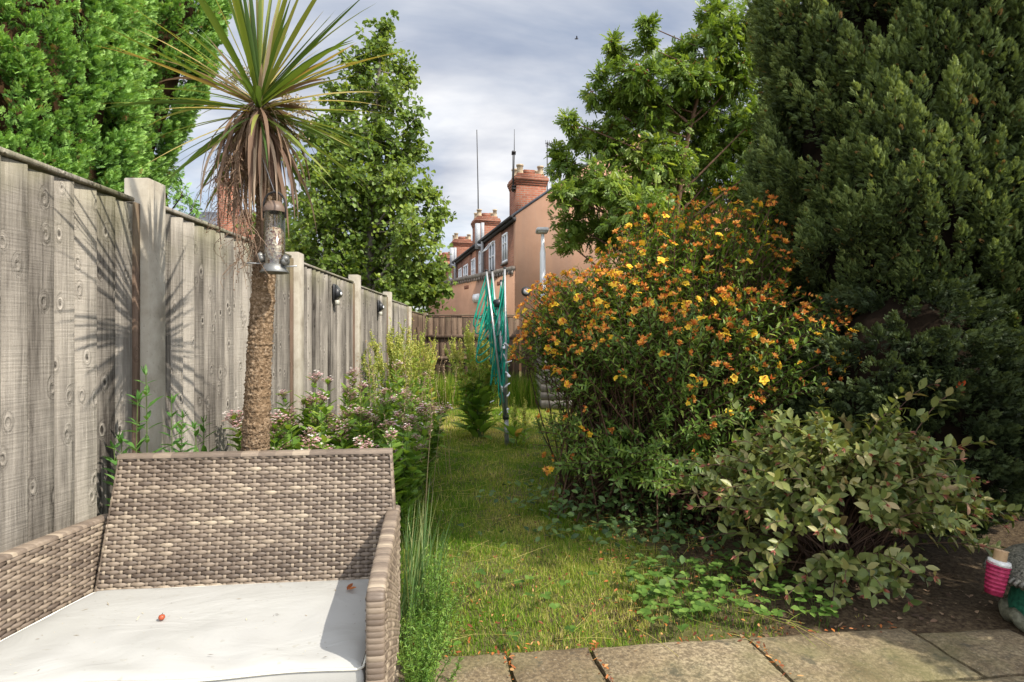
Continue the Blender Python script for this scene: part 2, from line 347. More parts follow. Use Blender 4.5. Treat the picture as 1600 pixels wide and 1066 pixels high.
def clear():
    m = Mt('clear_plastic', .12, .5); m.base((.9, .92, .92))
    t = m.node('ShaderNodeBsdfTransparent'); t.inputs[0].default_value = (.9, .92, .93, 1)
    g = m.node('ShaderNodeBsdfGlossy'); g.inputs['Roughness'].default_value = .12; g.inputs[0].default_value = (.9, .9, .9, 1)
    fr = m.node('ShaderNodeLayerWeight'); fr.inputs[0].default_value = .35
    x = m.node('ShaderNodeMixShader'); m.lk(m.ramp(fr.outputs['Fresnel'], [(0, .05), (1, .6)]), x.inputs[0]); m.lk(t.outputs[0], x.inputs[1]); m.lk(g.outputs[0], x.inputs[2])
    m.lk(x.outputs[0], m.out.inputs[0]); return m.m
M_CLEAR = clear()

# ------------------------------------------------------------------ ground
def soil_mat():
    m = Mt('garden_soil', .95, .1); n = m.noise(3, 7, .65); n2 = m.noise(45, 5, .7)
    c = m.ramp(n2, [(.3, (.035, .024, .016)), (.5, (.085, .06, .036)), (.68, (.16, .12, .07)), (.8, (.25, .2, .12))])
    sx = m.node('ShaderNodeSeparateXYZ'); m.lk(m.coord(), sx.inputs[0]); c = m.mix(m.math('MULTIPLY', m.ramp(n, [(.36, 0.), (.6, .75)]), m.ramp(m.math('MULTIPLY', m.math('SUBTRACT', 1.5, sx.outputs[0]), .8), [(.25, 0.), (.6, 1.)])), c, (.14, .15, .045)); m.base(c); m.bump(n2, .8, .02); return m.m
M_SOIL = soil_mat()
g = MB(); xs = np.concatenate([[-900, -200, -40, -8], np.linspace(-3, 6, 91), [12, 40, 200, 900]]); ys = np.concatenate([[-300, -40, -6], np.linspace(-1, 13, 141), [20, 40, 200, 1500]])
X, Y = np.meshgrid(xs, ys, indexing='ij')
def gz(x, y):
    near = np.clip((y-2.45)/.6, 0, 1)*np.clip((13-y)/1.5, 0, 1)
    return near*((vn1(x*1.3+9, y*1.3)-.5)*.07+(vn2(x*5, y*5)-.5)*.025)-.01
g.grid(np.stack([X, Y, gz(X, Y)], -1)); tag(g.build('ground', M_SOIL, smooth=True), kind='structure')

# ------------------------------------------------------------------ patio of worn slabs, parallel to the sofa
PA = R_(7); PO = np.array([-.325, 2.165]); PX = np.array([math.cos(PA), math.sin(PA)]); PY = np.array([-math.sin(PA), math.cos(PA)])
def slab_mat():
    m = Mt('sandstone_slab', .9, .2); n = m.noise(3.5, 7, .65); n2 = m.noise(70, 5, .7); rn = m.rnd()
    c = m.ramp(m.math('ADD', n, m.math('MULTIPLY', m.math('SUBTRACT', rn, .5), .25)), [(.3, (.155, .112, .064)), (.5, (.295, .23, .137)), (.7, (.40, .325, .205))])
    c = m.mix(m.ramp(n2, [(.42, .75), (.62, 0.)]), c, (.08, .06, .038)); c = m.mix(m.ramp(m.noise(130, 3), [(.6, 0.), (.7, .5)]), c, (.42, .36, .26))
    v = m.noise(9, 5, .7); c = m.mix(m.ramp(v, [(.57, 0.), (.66, .8)]), c, (.065, .06, .045))
    c = m.mix(m.ramp(m.noise(2.2, 5, .6), [(.48, 0.), (.68, .65)]), c, (.13, .125, .05)); m.base(c); m.bump(m.math('ADD', n2, m.math('MULTIPLY', n, 1.5)), .7, .006); return m.m
pm = MB()
def slab(s0, s1, t0, t1, rn, dz):
    nx = max(4, int((s1-s0)/.03)); ny = max(4, int((t1-t0)/.03)); s_ = np.linspace(s0+.009, s1-.009, nx); t_ = np.linspace(t0+.009, t1-.009, ny)
    S, T = np.meshgrid(s_, t_, indexing='ij'); ed = np.minimum.reduce([S-s0-.008, s1-.008-S, T-t0-.008, t1-.008-T])
    S = S+(vn2(S*14+rn*9, T*14)-.5)*.012*(ed < .004); T = T+(vn1(S*14, T*14+rn*9)-.5)*.012*(ed < .004)
    z = .022+dz-.010*(ed < .004)+(vn3(S*9, T*9)-.5)*.006+(S-s0)*.006*(rn-.5)
    P = np.stack([PO[0]+S*PX[0]+T*PY[0], PO[1]+S*PX[1]+T*PY[1], z], -1); pm.grid(P[:, ::-1], rn)
    ring = np.concatenate([P[:, 0], P[-1, 1:], P[::-1, -1][1:], P[0, ::-1][1:-1]]); lo = ring.copy(); lo[:, 2] = -.03; n = len(ring)
    pm.add(np.concatenate([ring, lo]), [[j, n+j, n+(j+1) % n, (j+1) % n] for j in range(n)], rn)
for (s0, s1) in ((-1.55, -.95), (-.95, -.3), (-.3, .36), (.36, .68), (.68, 1.31), (1.31, 2.0)): slab(s0, s1, -.36, 0, rng.random(), rng.uniform(-.004, .006))
slab(2.0, 2.42, -.36, -.05, .3, -.004)
for r in range(1, 7):
    s = -1.6-(r % 2)*.3
    while s < 3: w = [.6, .45, .66][rng.integers(3)]; slab(s, s+w, -.36-.6*r, -.36-.6*(r-1), rng.random(), rng.uniform(-.004, .005)); s += w
tag(pm.build('patio', slab_mat()), kind='structure')

# ------------------------------------------------------------------ left fence: concrete posts and closeboard panels
XF = -1.47                                                # garden face of the boards
def make_post(h):
    b = MB(); b.bbox((-.055, 0, -.02), (.046, .125, h-.012), .008); b.lathe([(.071, h-.0125), (.055, h), (0, h+.004)], (-.004, .0625, 0), 4); return b
POST_Y = [.6, 2.40, 4.2, 6.0, 7.8, 9.6]; POST_H = [1.84, 1.845, 1.80, 1.825, 1.785, 1.68]
PLAB = ['concrete fence post nearest the sofa, behind its left arm', 'tall concrete fence post beside the weeds behind the sofa', 'concrete fence post just right of the palm trunk',
        'concrete fence post between the two farther fence lights', 'concrete fence post beyond the farthest fence light', 'thin far concrete post behind the tall docks, near the fence corner']
for y, h, lb in zip(POST_Y, POST_H, PLAB):
    if y < 1: continue
    t = thing('fence_post', lb, 'post', (-1.47, y, 0), 0, 'concrete posts of the left fence')
    b = MB(); x0, x1 = -.055, .046
    # H section: two flanges and a web
    b.bbox((x0, 0, -.02), (x1, .125, h), .003)
    b.build('shaft', M_CONC, t, local=True)
def board_panel(length, top, seed, bw=.105, step=True):
    rg = np.random.default_rng(seed); b = MB(); y = 0
    while y < length-.02:
        w = min(bw*rg.uniform(.86, 1.12), length-y); rn = rg.random(); ln = rg.uniform(-.004, .004); x = rg.uniform(-.003, .003)
        z1 = top-.022+rg.uniform(-.006, .004)
        V = [[-.012,y-.012,.06],[x+.004,y-.012,.06],[x+.019,y+w,.06],[-.012,y+w,.06],[-.012,y-.012+ln,z1],[x+.004,y-.012+ln,z1],[x+.019,y+w+ln,z1],[-.012,y+w+ln,z1]]
        nz_ = 24; zz = np.linspace(.06, z1, nz_); ring = []
        wob = np.cumsum(rg.normal(0, .0005, nz_))
        for k, zc in enumerate(zz):
            d = ln*k/nz_+wob[k]; ring.append([[-.012,y-.012+d,zc],[x+.003,y-.012+d,zc],[x+.019,y+w-.004+d,zc],[x+.017,y+w+d,zc],[-.012,y+w+d,zc]])
        ring = np.array(ring).reshape(-1, 3); i, j = np.meshgrid(np.arange(nz_-1), np.arange(5), indexing='ij'); i = i.ravel(); j = j.ravel(); k = (j+1) % 5
        b.add(ring, np.stack([i*5+j, i*5+k, (i+1)*5+k, (i+1)*5+j], 1), rn); b.f.setdefault(5, []).append(np.array([[4,3,2,1,0], list(range((nz_-1)*5, nz_*5))])+b.n-nz_*5)
        y += w
    return b
PANELS = [(.72, 1.66, 1.755, 'weathered fence panel beside the sofa, nearest the camera', 3), (2.55, 1.63, 1.77, 'weathered fence panel behind the palm trunk', 4),
          (4.35, 1.63, 1.753, 'grey fence panel with a light, behind the pink flowers', 5), (6.15, 1.63, 1.735, 'grey fence panel with the farthest light, behind the docks', 6),
          (7.95, 1.63, 1.70, 'dull grey fence panel past the last fence light', 8), (9.75, 1.85, 1.625, 'dark end fence panel meeting the far fence corner', 9)]
for y, L, top, lb, sd_ in PANELS:
    t = thing('closeboard_fence', lb, 'fence', (XF-.016, y-.02, 0), 0, 'wooden panels of the left fence')
    board_panel(L, top, sd_).build('boards', M_WOOD if sd_ < 9 else M_WOOD2, t, local=True)
    c = MB(); c.bbox((-.03, -.01, top-.016), (.026, L+.01, top+.002), .003); c.build('capping', M_WOOD if sd_ < 9 else M_WOOD2, t, local=True)
    e = MB(); e.box((-.013, L+.002, .05), (.030, L+.035, top-.018), .4); e.build('batten', M_BATTEN, t, local=True)
    gbd = MB(); gbd.bbox((-.02, -.01, -.02), (.018, L+.01, .055), .004); gbd.build('gravel_board', M_CONC, t, local=True)
# far fence with rails
for (x0, x1, lb) in ((-1.40, .44, 'dark brown far fence panel at the left corner, behind the docks'), (.46, 2.3, 'dark brown far fence panel behind the clothes airer')):
    t = thing('closeboard_fence', lb, 'fence', (x0, 11.62, 0), 0, 'dark panels of the far fence')
    rg = np.random.default_rng(int(x0*10)+40); b = MB(); x = 0; L = x1-x0
    while x < L-.03:
        w = min(rg.uniform(.1, .125), L-x); z = 1.585+rg.uniform(-.012, .008); b.box((x+.003, -.006+rg.uniform(-.003, .003), .04), (x+w-.002, .012, z), rg.random()); x += w
    b.build('boards', M_WOOD2, t, local=True)
    for z in (.32, .76, 1.19):
        c = MB(); c.bbox((0, -.055, z-.03), (L, -.01, z+.035), .004, rg.random()); c.build('rail', M_BATTEN, t, local=True)
    c = MB(); c.bbox((-.01, -.03, 1.597), (L+.005, .03, 1.622), .003); c.build('capping', M_BATTEN, t, local=True)
t = thing('fence_post', 'dark wooden corner post where the two fences meet', 'post', (-1.44, 11.66, 0)); b = MB(); b.bbox((-.045, -.045, 0), (.033, .045, 1.66), .005); b.build('shaft', M_WOOD2, t, local=True)
t = thing('fence_strut', 'dark timber brace leaning against the far end of the left fence', 'brace')
b = MB(); b.tube([[-1.28, 10.2, .05], [-1.38, 10.1, 1.35]], [.03, .026], 6, .3); b.build('pole', M_WOOD2, t)
# lights on the fence
LIGHTS = [(3.62, 1.60, 'black fence light half hidden by the palm trunk'), (5.26, 1.575, 'black fence light above the pink flowers, middle of three'), (7.2, 1.55, 'smallest, farthest black light on the left fence')]
def make_light():
    t = thing('fence_light', '', 'light', (0, 0, 0), 0, 'small black lights on the fence')
    b = MB(); b.bbox((0, -.055, -.06), (.018, .055, .085), .004)
    b.prism([(.018, .08), (.062, .02), (.062, -.015), (.018, -.055)], 1, -.05, .05); b.build('housing', M_BLKP, t, local=True)
    b = MB(); b.add([[.022,-.043,.0785],[.022,.043,.0785],[.0615,.043,.0245],[.0615,-.043,.0245]], [[0,3,2,1]]); b.build('solar_cell', simple('solar_cell', (.03,.035,.05), .2, .6), t, local=True)
    b = MB(); b.lathe([(.0, .010), (.012, .008), (.017, 0)], (0, 0, 0), 14); 
    for k in range(len(b.v)): b.v[k] = b.v[k][:, [2, 0, 1]]+np.array([.0625, 0, .002])
    b.build('sensor', M_WHITE, t, local=True)
    b = MB(); b.bbox((.0185, -.042, -.10), (.045, .042, -.057), .004); b.build('lens', simple('lamp_lens', (.5,.48,.4), .3, .5), t, local=True); return t
l0 = make_light()
for i, (y, z, lb) in enumerate(LIGHTS):
    if i == 0: o = l0
    else:
        o = l0.copy(); link(o)
        for c in l0.children: d = c.copy(); link(d); d.parent = o
    o.location = (XF+.006, y, z); o['label'] = lb

# ------------------------------------------------------------------ wicker sofa
SA = R_(6.2); SL = (-.765, 1.84, 0)
def weave(mb, fn, w0, w1, h0, h1, row=.0122, stake=.0250, amp=.0030, seed=1, dark=0.0):
    """fn(x,t)->P,N arrays; strands over and under stakes; w0(t), w1(t) give each row's ends"""
    rg = np.random.default_rng(seed); n = int(round((h1-h0)/row)); tone = .5
    for i in range(n):
        t = h0+(i+.5)*(h1-h0)/n; a, b = w0(t), w1(t); m = max(6, int((b-a)/stake*7)); x = np.linspace(a, b, m)
        ph = x/stake+i; z = amp*np.cos(np.pi*ph); seg = np.floor((ph+1)/2).astype(int); seg -= seg.min()
        tone = .5*tone+.5*rg.random(); tt = np.clip(tone*.55+.45*rg.random(seg.max()+1)-.05, 0, 1); long_ = vn1(x*3.1+seed*7, np.full(m, i*.23))*.5-.25
        rn = np.clip(tt[seg]+long_-dark, 0, 1); hh = .0064; P, N = fn(x, np.full(m, t)); tp_ = .58+.42*np.clip((np.cos(np.pi*ph)+1)/1.35, 0, 1)**.7; hh = hh*tp_; Pu, _ = fn(x, t+hh); Pd, _ = fn(x, t-hh)
        mid = P+N*(z+.0022)[:, None]; G = np.stack([Pd+N*(z-.001)[:, None], .5*(Pd+P)+N*(z+.0017)[:, None], mid, .5*(Pu+P)+N*(z+.0017)[:, None], Pu+N*(z-.001)[:, None]], 0)
        mb.grid(G, np.repeat(rn[None], 5, 0))
    j0 = int(math.ceil(min(w0(h0), w0(h1))/stake)); j1 = int(max(w1(h0), w1(h1))/stake)
    for j in range(j0, j1+1):
        x = j*stake; ts = np.linspace(h0, h1, n*4+1); ok = np.array([w0(t)+.003 < x < w1(t)-.003 for t in ts]); ts = ts[ok]
        if len(ts) < 3: continue
        i_ = (ts-h0)/((h1-h0)/n)-.5; z = -amp*np.cos(np.pi*(j+i_)); hw = .0046; rn = rg.uniform(.35, .8)
        G = []
        for k, zo in ((-1, -.001), (0, .0012), (1, -.001)):
            P, N = fn(np.full(len(ts), x+k*hw), ts); G.append(P+N*(z+zo)[:, None])
        mb.grid(np.stack(G[::-1], 0), rn-dark)
def wraps(mb, P, A, B, pitch=.0135, seed=1, bulge=.003):
    """bands wrapped over an edge: P(s) centre path (n,3) sampled finely, A (n,3) half-width vector, B (n,3) outward vector"""
    rg = np.random.default_rng(seed); P = np.asarray(P, float); d = np.concatenate([[0], np.cumsum(np.linalg.norm(np.diff(P, axis=0), axis=1))]); n = int(d[-1]/pitch)
    ip = lambda Q, s: np.stack([np.interp(s, d, Q[:, k]) for k in range(3)], -1)
    for i in range(n):
        s = np.linspace(i, i+1.02, 5)*d[-1]/n; rn = rg.choice([.25, .35, .5, .62, .8], p=[.2, .25, .25, .2, .1])+rg.uniform(-.05, .05); c, a, o = ip(P, s), ip(A, s), ip(B, s); bl = np.array([0, .8, 1, .8, .0])*bulge
        th = np.linspace(-1, 1, 9); G = []
        for q in th:
            ang = q*math.pi/2; sx = math.copysign(abs(math.sin(ang))**.6, q); sz = abs(math.cos(ang))**.6 if abs(q) < 1 else 0
            off = a*sx*(1+bl[:, None]*8)+o*(sz-1)*1.0+o/np.linalg.norm(o, axis=1)[:, None]*(bl*sz)[:, None]; G.append(c+off)
        mb.grid(np.stack(G, 0), rn)
sofa = thing('garden_sofa', 'beige and grey woven wicker two seat sofa beside the fence', 'sofa', SL, SA)
XL = lambda z: -.445+.037*(z-.43)/.4
XR = lambda z: .452-.028*(z-.43)/.4
ZB, ZT = .36, .83
yb = lambda z: -.035+(z-.43)*.16
def back_fn(x, t): t = np.asarray(t); nrm = unit(np.array([0, -1, .16])); return np.stack([x, yb(t), t], -1), np.broadcast_to(nrm, (len(x), 3))
b = MB(); weave(b, back_fn, XL, XR, ZB, ZT-.008, seed=5)
V = []
for zz in (ZB-.05, ZT-.006):
    for dy in (.007, .034): V += [[XL(zz)+.003, yb(zz)+dy, zz], [XR(zz)-.003, yb(zz)+dy, zz]]
b.add(V, [[0,1,5,4],[2,6,7,3],[0,4,6,2],[1,3,7,5],[4,5,7,6]], .05)
xs = np.linspace(XL(ZT)-.004, XR(ZT)+.004, 120); yt = yb(ZT)
P = np.stack([xs, np.full(120, yt+.014), np.full(120, ZT+.001)], -1); wr = MB()
bk = b.build('backrest', M_WICK, sofa, local=True)
b = MB(); wraps(b, P, np.tile([0, .021, .0], (120, 1)), np.tile([0, 0, .012], (120, 1)), .05, 8, .0012); b.build('top_rail', M_WICK, bk, local=True)
b = MB()
for sg in (-1, 1):
    zz = np.linspace(.40, ZT, 60); P = np.stack([(XL(zz) if sg < 0 else XR(zz))+sg*.002, yb(zz)+.012, zz], -1)
    wraps(b, P, np.tile([0, .017, .0], (60, 1)), np.tile([sg*.008, 0, 0], (60, 1)), .0135, 9, .0012); b.build('side_rail', M_WICK, bk, local=True); b = MB()
YF, AT = -.56, .632
for sg, nm in ((-1, 'arm'), (1, 'arm')):
    a = MB(); xi = (lambda y: -.452+.26*y) if sg < 0 else (lambda y: .412+0*y); xo = lambda y, f=xi, sg=sg: f(y)+sg*.036
    ztop = lambda y: AT+.006*np.cos((np.asarray(y)+.05)*5)-.012*np.clip((-.42-np.asarray(y))/.14, 0, 1)**2
    for x, nx, sdd in ((xi, -sg, 11), (xo, sg, 12)):
        def fn(y, t, x=x, nx=nx): return np.stack([x(np.asarray(y)), y, np.asarray(t)*(ztop(y)-.24)+.24 if True else t], -1), np.broadcast_to(np.array([nx, 0, 0.]), (len(y), 3))
        # t in 0..1 of the height so the rows follow the curved top
        def fn2(y, t, f=fn): P, N = f(y, (t-.24)/(AT-.24)); return P, N
        weave(a, fn2, lambda t: YF+.005, lambda t: .05, .24, AT-.008, seed=sdd+sg)
    q0, q1 = YF+.008, .045; x_ = [xi(q0)+sg*.005, xo(q0)-sg*.005, xo(q1)-sg*.005, xi(q1)+sg*.005]; y_ = [q0, q0, q1, q1]
    a.add([[x_[k], y_[k], z] for z in (.245, .605) for k in range(4)], [[0,1,2,3],[4,5,6,7],[0,1,5,4],[1,2,6,5],[2,3,7,6],[3,0,4,7]], .05)
    ys_ = np.linspace(.06, YF+.012, 90); n1 = len(ys_); arc = np.linspace(0, math.pi/2, 14); zf = np.linspace(float(ztop(YF))-.02, .03, 120)
    cxf = lambda y: (xi(np.asarray(y))+xo(np.asarray(y)))/2
    P = np.concatenate([np.stack([cxf(ys_), ys_, ztop(ys_)+.004], -1), np.stack([np.full(14, cxf(YF)), YF+.012-.016*np.sin(arc), float(ztop(YF))+.004-.02*(1-np.cos(arc))], -1), np.stack([np.full(120, cxf(YF)), np.full(120, YF-.004), zf], -1)])
    n = len(P); T = unit(np.gradient(P, axis=0)); A = np.tile([.0215, 0, 0], (n, 1)); B = np.cross(np.tile([1., 0, 0], (n, 1)), T); B = unit(B)*.011
    B = np.where((B[:, 2:3]+(-B[:, 1:2])) < 0, -B, B)
    wraps(a, P, A, B, .0135, 21+sg, .0018)
    arm = a.build(nm, M_WICK, sofa, local=True)
for sx in (-1, 1):
    for (y, nm) in ((.03, 'leg'), (YF+.02, 'leg')):
        l = MB(); zz = np.linspace(.42 if y > 0 else .24, 0.0, 100); n = 100; P = np.stack([np.full(n, .430 if sx > 0 else -.47+.26*y), np.full(n, y), zz], -1)
        for dy, sgn in ((-.0, -1), (.0, 1)): wraps(l, P+np.array([0, sgn*.014, 0]), np.tile([.018, 0, 0], (n, 1)), np.tile([0, sgn*.014, 0], (n, 1)), .0135, 31, .0012)
        l.build('leg', M_WICK, sofa, local=True)
b = MB(); b.bbox((-.448, YF+.02, .33), (.408, -.03, .372), .004, .2); 
weave(b, lambda x, t: (np.stack([x, np.full(len(x), YF+.014), t], -1), np.broadcast_to(np.array([0, -1., 0]), (len(x), 3))), lambda t: -.58, lambda t: .41, .26, .376, seed=77)
b.build('seat_frame', M_WICK, sofa, local=True)
def cloth():
    m = Mt('cream_cushion_cloth', .8, .15); n = m.noise(2.2, 4, .5, dist=.6); c = m.ramp(n, [(.35, (.36, .357, .33)), (.65, (.395, .392, .37))])
    w = m.noise(1, 4, .5, m.coord((3.2, 6, 1)), 1.2); f = m.noise(420, 2)
    m.base(m.mix(m.ramp(m.noise(38, 3), [(.66, 0.), (.72, .35)]), c, (.27, .25, .19))); m.bump(m.math('ADD', m.math('MULTIPLY', w, 1.4), m.math('MULTIPLY', f, .02)), .35, .018); return m.m
cush = thing('seat_cushion', 'cream white flat seat cushion lying on the wicker sofa', 'cushion', (SL[0], SL[1], .376), SA)
def pillow(x0, x1, y0, y1, z0, z1, nx=90, ny=60):
    s_ = np.linspace(-1, 1, nx); t_ = np.linspace(-1, 1, ny); S, T = np.meshgrid(s_, t_, indexing='ij')
    ed = 1-np.maximum(np.abs(S)**14, np.abs(T)**10); puff = np.clip(ed, 0, 1)**.5
    rx = (x1-x0)/2; ry = (y1-y0)/2; cx = (x0+x1)/2; cy = (y0+y1)/2
    wr = .0045*np.sin(T*9+S*13+4*vn1(S*2+5, T*2+5))*np.exp(-((T+.72)/.25)**2)+.006*(vn2(S*2.4+3, T*2.4+9)-.5)+.004*(vn3(S*7, T*3+S*4)-.5)
    yy = cy+T*ry; xl_ = -.437+.25*(yy+.05); xr_ = .398; X_ = (xl_+xr_)/2+S*(xr_-xl_)/2*(1-.008*np.abs(T)**6); Y_ = cy+T*ry*(1-.01*np.abs(S)**6)-.006*np.sin(S*7)*(T < -.9)
    top = np.stack([X_, Y_, z0+(z1-z0)*.86+(z1-z0)*.14*puff+wr*puff], -1); bot = np.stack([X_, Y_, np.full_like(S, z0)+.004*(1-puff)], -1)
    return top, bot
top, bot = pillow(-.448, .448, -.535, -.045, 0, .076)
b = MB(); b.grid(top); 
def ring_of(P): return np.concatenate([P[:, 0], P[-1, 1:], P[::-1, -1][1:], P[0, ::-1][1:-1]])
rt, rb = ring_of(top), ring_of(bot); mid_ = [rt, rt*.75+rb*.25+0, rt*.4+rb*.6, rb]
cen = np.array([0, -.29, 0]); out = unit((rt-cen)*np.array([1, 1, 0]))
side = np.stack([rt, .72*rt+.28*rb+out*.008, .35*rt+.65*rb+out*.009+.002*np.sin(np.arange(len(rt))*.5)[:, None]*out, rb], 0); side = np.concatenate([side, side[:, :1]], 1)
b.grid(side[::-1]); b.grid(bot[:, ::-1]); cob = b.build('cover', cloth(), cush, local=True, smooth=True)
b = MB(); 
for rr, dz in ((rt, -.003), (rb, .01)):
    q = rr[::2]+out[::2]*.006; q[:, 2] += dz; q = np.concatenate([q, q[:1]]); b.tube(q, .0032, 6, caps=False)
b.build('piping', simple('cushion_piping', (.72, .70, .61), .8), cush, local=True, smooth=True)
b = MB(); y_ = -.548
b.box((.05, y_-.004, .018), (.38, y_+.002, .024)); b.build('zip', simple('zip_tape', (.5, .48, .42), .7), cush, local=True)
M_PETAL = foliage('dried_petal', [(0, (.12, .035, .015)), (.4, (.34, .10, .03)), (.75, (.55, .20, .05)), (1, (.64, .38, .16))], .3)
def curled(t, c, L, Wd, D, N):
    b = MB(); b.leaves(np.array([c]), np.array([D], float), np.array([N], float), L, Wd, T_OVAL, .3); b.leaves(np.array([c])+[[.004, .003, .001]], np.array([[D[1], -D[0], .4]]), np.array([N], float), L*.8, Wd*.8, T_OVAL, .5); b.build('petals', M_PETAL, t)
t = thing('dried_flower', 'curled orange dried flower at the right end of the cushion', 'dried flower', (-.44, 1.72, .456)); curled(t, (-.44, 1.715, .459), .035, .014, (.3, 1, .25), (0, -.3, 1))
t = thing('dried_berry', 'small red brown berry in the middle of the cushion', 'berry', (-.885, 1.55, .452))
b = MB(); b.lathe([(0, 0), (.006, .002), (.0085, .007), (.007, .012), (.002, .0145), (0, .0145)], (-.885, 1.55, .452), 12); b.build('fruit', simple('berry_skin', (.36, .075, .03), .4, .4), t, smooth=True)
b = MB(); b.tube([[-.885, 1.55, .466], [-.883, 1.552, .470]], .0008, 4); b.build('stalk', M_DARK, t)
n = 120; q = np.stack([uni(-.43, .43, n), uni(-.52, -.06, n)], -1); ca, sa = math.cos(SA), math.sin(SA)
P = np.stack([SL[0]+q[:, 0]*ca-q[:, 1]*sa, SL[1]+q[:, 0]*sa+q[:, 1]*ca, np.full(n, .4535)], -1)
b = MB(); D = rdir(n); D[:, 2] *= .15; big_ = rng.random(n) < .14; b.leaves(P, D, np.tile([0, 0, 1.], (n, 1)), np.where(big_, uni(.008, .02, n), uni(.002, .005, n)), np.where(big_, .0025, .002), T_DIA, rng.random(n))
tag(b.build('garden_debris', foliage('debris', [(0, (.05, .04, .03)), (.6, (.2, .16, .1)), (1, (.4, .34, .2))], .1)), 'scattered bits of dry leaf and seed on the cream cushion', 'debris', None, 'stuff')

# ------------------------------------------------------------------ cabbage palm
CY = 2.03
crown = at(405, 165, CY); tp = np.array([at(396, 1090, CY), at(399, 700, CY), at(405, 560, CY), at(412, 440, CY), at(417, 340, CY), at(412, 250, CY), at(405, 175, CY)]); tp[0][2] = 0
palm = thing('cabbage_palm', 'spiky cabbage palm with one rough bare trunk behind the sofa', 'palm', tuple(tp[0]))
def spline(P, n):
    P = np.asarray(P); t = np.concatenate([[0], np.cumsum(np.linalg.norm(np.diff(P, axis=0), axis=1))]); s = np.linspace(0, t[-1], n); Q = np.stack([np.interp(s, t, P[:, k]) for k in range(3)], -1)
    k = np.ones(9)/9; E = np.pad(Q, ((4, 4), (0, 0)), 'edge'); S = np.stack([np.convolve(E[:, j], k, 'valid') for j in range(3)], -1); S[0], S[-1] = Q[0], Q[-1]; return S
tq = spline(tp, 420); rr = np.interp(np.linspace(0, 1, 420), [0, .35, .55, .75, .88, 1], [.049, .045, .040, .035, .031, .038])
b = MB(); b.tube(tq, rr*(1+.03*rng.standard_normal(420)), 72, .5, True, .055)
def bark():
    m = Mt('palm_bark', .95, .15); n = m.noise(1, 4, .6, m.coord((90, 90, 130))); n2 = m.noise(9, 4); c = m.ramp(n, [(.32, (.055, .035, .02)), (.5, (.20, .135, .08)), (.7, (.42, .32, .22))])
    c = m.mix(m.ramp(n2, [(.4, 0.), (.7, .5)]), c, (.24, .16, .09)); m.base(c); m.bump(n, .9, .01); return m.m
b.build('trunk', bark(), palm)
def swords(mb, C, D, L, Wd, droop, rnd, seg=8, stiff=1.0, kink=None):
    """long strap leaves, folded along the middle, bending under their weight"""
    for i in range(len(D)):
        d = D[i]/np.linalg.norm(D[i]); side = np.cross(d, [0, 0, 1.]); side = side/(np.linalg.norm(side)+1e-6) if np.linalg.norm(side) > .05 else np.array([1., 0, 0])
        tw = rng.normal(0, .35); p = C[i].copy(); pts = [p.copy()]; dd = d.copy()
        for k in range(seg):
            dd = dd+np.array([0, 0, -1])*droop[i]/seg*(k+1)/seg*2
            if kink is not None and k == kink: dd = dd+np.array([rng.normal(0, .3), rng.normal(0, .3), -1.2])
            dd /= np.linalg.norm(dd); p = p+dd*L[i]/seg; pts.append(p.copy())
        pts = np.array(pts); tt = np.linspace(0, 1, seg+1); w = Wd[i]*np.interp(tt, [0, .12, .45, .8, 1], [.75, .8, 1, .55, .03]); T = np.gradient(pts, axis=0); T /= np.linalg.norm(T, axis=1)[:, None]
        up = np.cross(side, T); up /= np.linalg.norm(up, axis=1)[:, None]+1e-9; s2 = side*math.cos(tw)+up*math.sin(tw); u2 = up*math.cos(tw)-side*math.sin(tw)
        mb.grid(np.stack([pts-s2*w[:, None]/2+u2*w[:, None]*.16, pts, pts+s2*w[:, None]/2+u2*w[:, None]*.16], 0), rnd[i])
n = 138; el = np.concatenate([uni(50, 88, 26), uni(10, 55, 50), uni(-42, 14, 62)]); az = rng.permutation(n)*2*np.pi/n*7.3+uni(0, .6, n)
D = np.stack([np.cos(R_(1)*el)*np.cos(az), np.cos(R_(1)*el)*np.sin(az), np.sin(R_(1)*el)], -1); C = crown+np.array([0, 0, .0])+D*.02+np.stack([0*el, 0*el, (el-20)/90*.06], -1)
b = MB(); swords(b, C, D, uni(.36, .54, n)*np.where(el < 5, .9, 1), uni(.011, .019, n), np.where(el > 50, uni(.0, .14, n), uni(.05, .4, n)), rng.random(n)*.9)
M_CORD = foliage('palm_leaf', [(0, (.035, .068, .014)), (.4, (.075, .12, .022)), (.7, (.15, .17, .036)), (.87, (.25, .2, .06)), (1, (.30, .13, .07))], .3, .42, .4)
b.build('leaf_crown', M_CORD, palm)
n = 120; az = uni(0, 2*np.pi, n); el = uni(-85, -20, n); D = np.stack([np.cos(R_(1)*el)*np.cos(az), np.cos(R_(1)*el)*np.sin(az), np.sin(R_(1)*el)], -1)
b = MB(); ck = crown+np.stack([.02*np.cos(az), .02*np.sin(az), uni(-.10, .02, n)], -1); swords(b, ck, D, uni(.2, .42, n), uni(.009, .019, n), uni(1.6, 4.0, n), rng.random(n), 9)
n2 = 22; az = uni(0, 2*np.pi, n2); el = uni(0, 42, n2); D = np.stack([np.cos(R_(1)*el)*np.cos(az), np.cos(R_(1)*el)*np.sin(az), np.sin(R_(1)*el)], -1)
swords(b, np.tile(crown, (n2, 1))+D*.02, D, uni(.15, .36, n2), uni(.012, .02, n2), uni(.1, .9, n2), rng.random(n2), 8)
M_DEADL = foliage('dead_palm_leaf', [(0, (.085, .052, .036)), (.4, (.16, .105, .07)), (.75, (.25, .185, .13)), (1, (.34, .285, .21))], .25, .7, .2, (1.1, 1, .8))
b.build('dead_leaves', M_DEADL, palm)
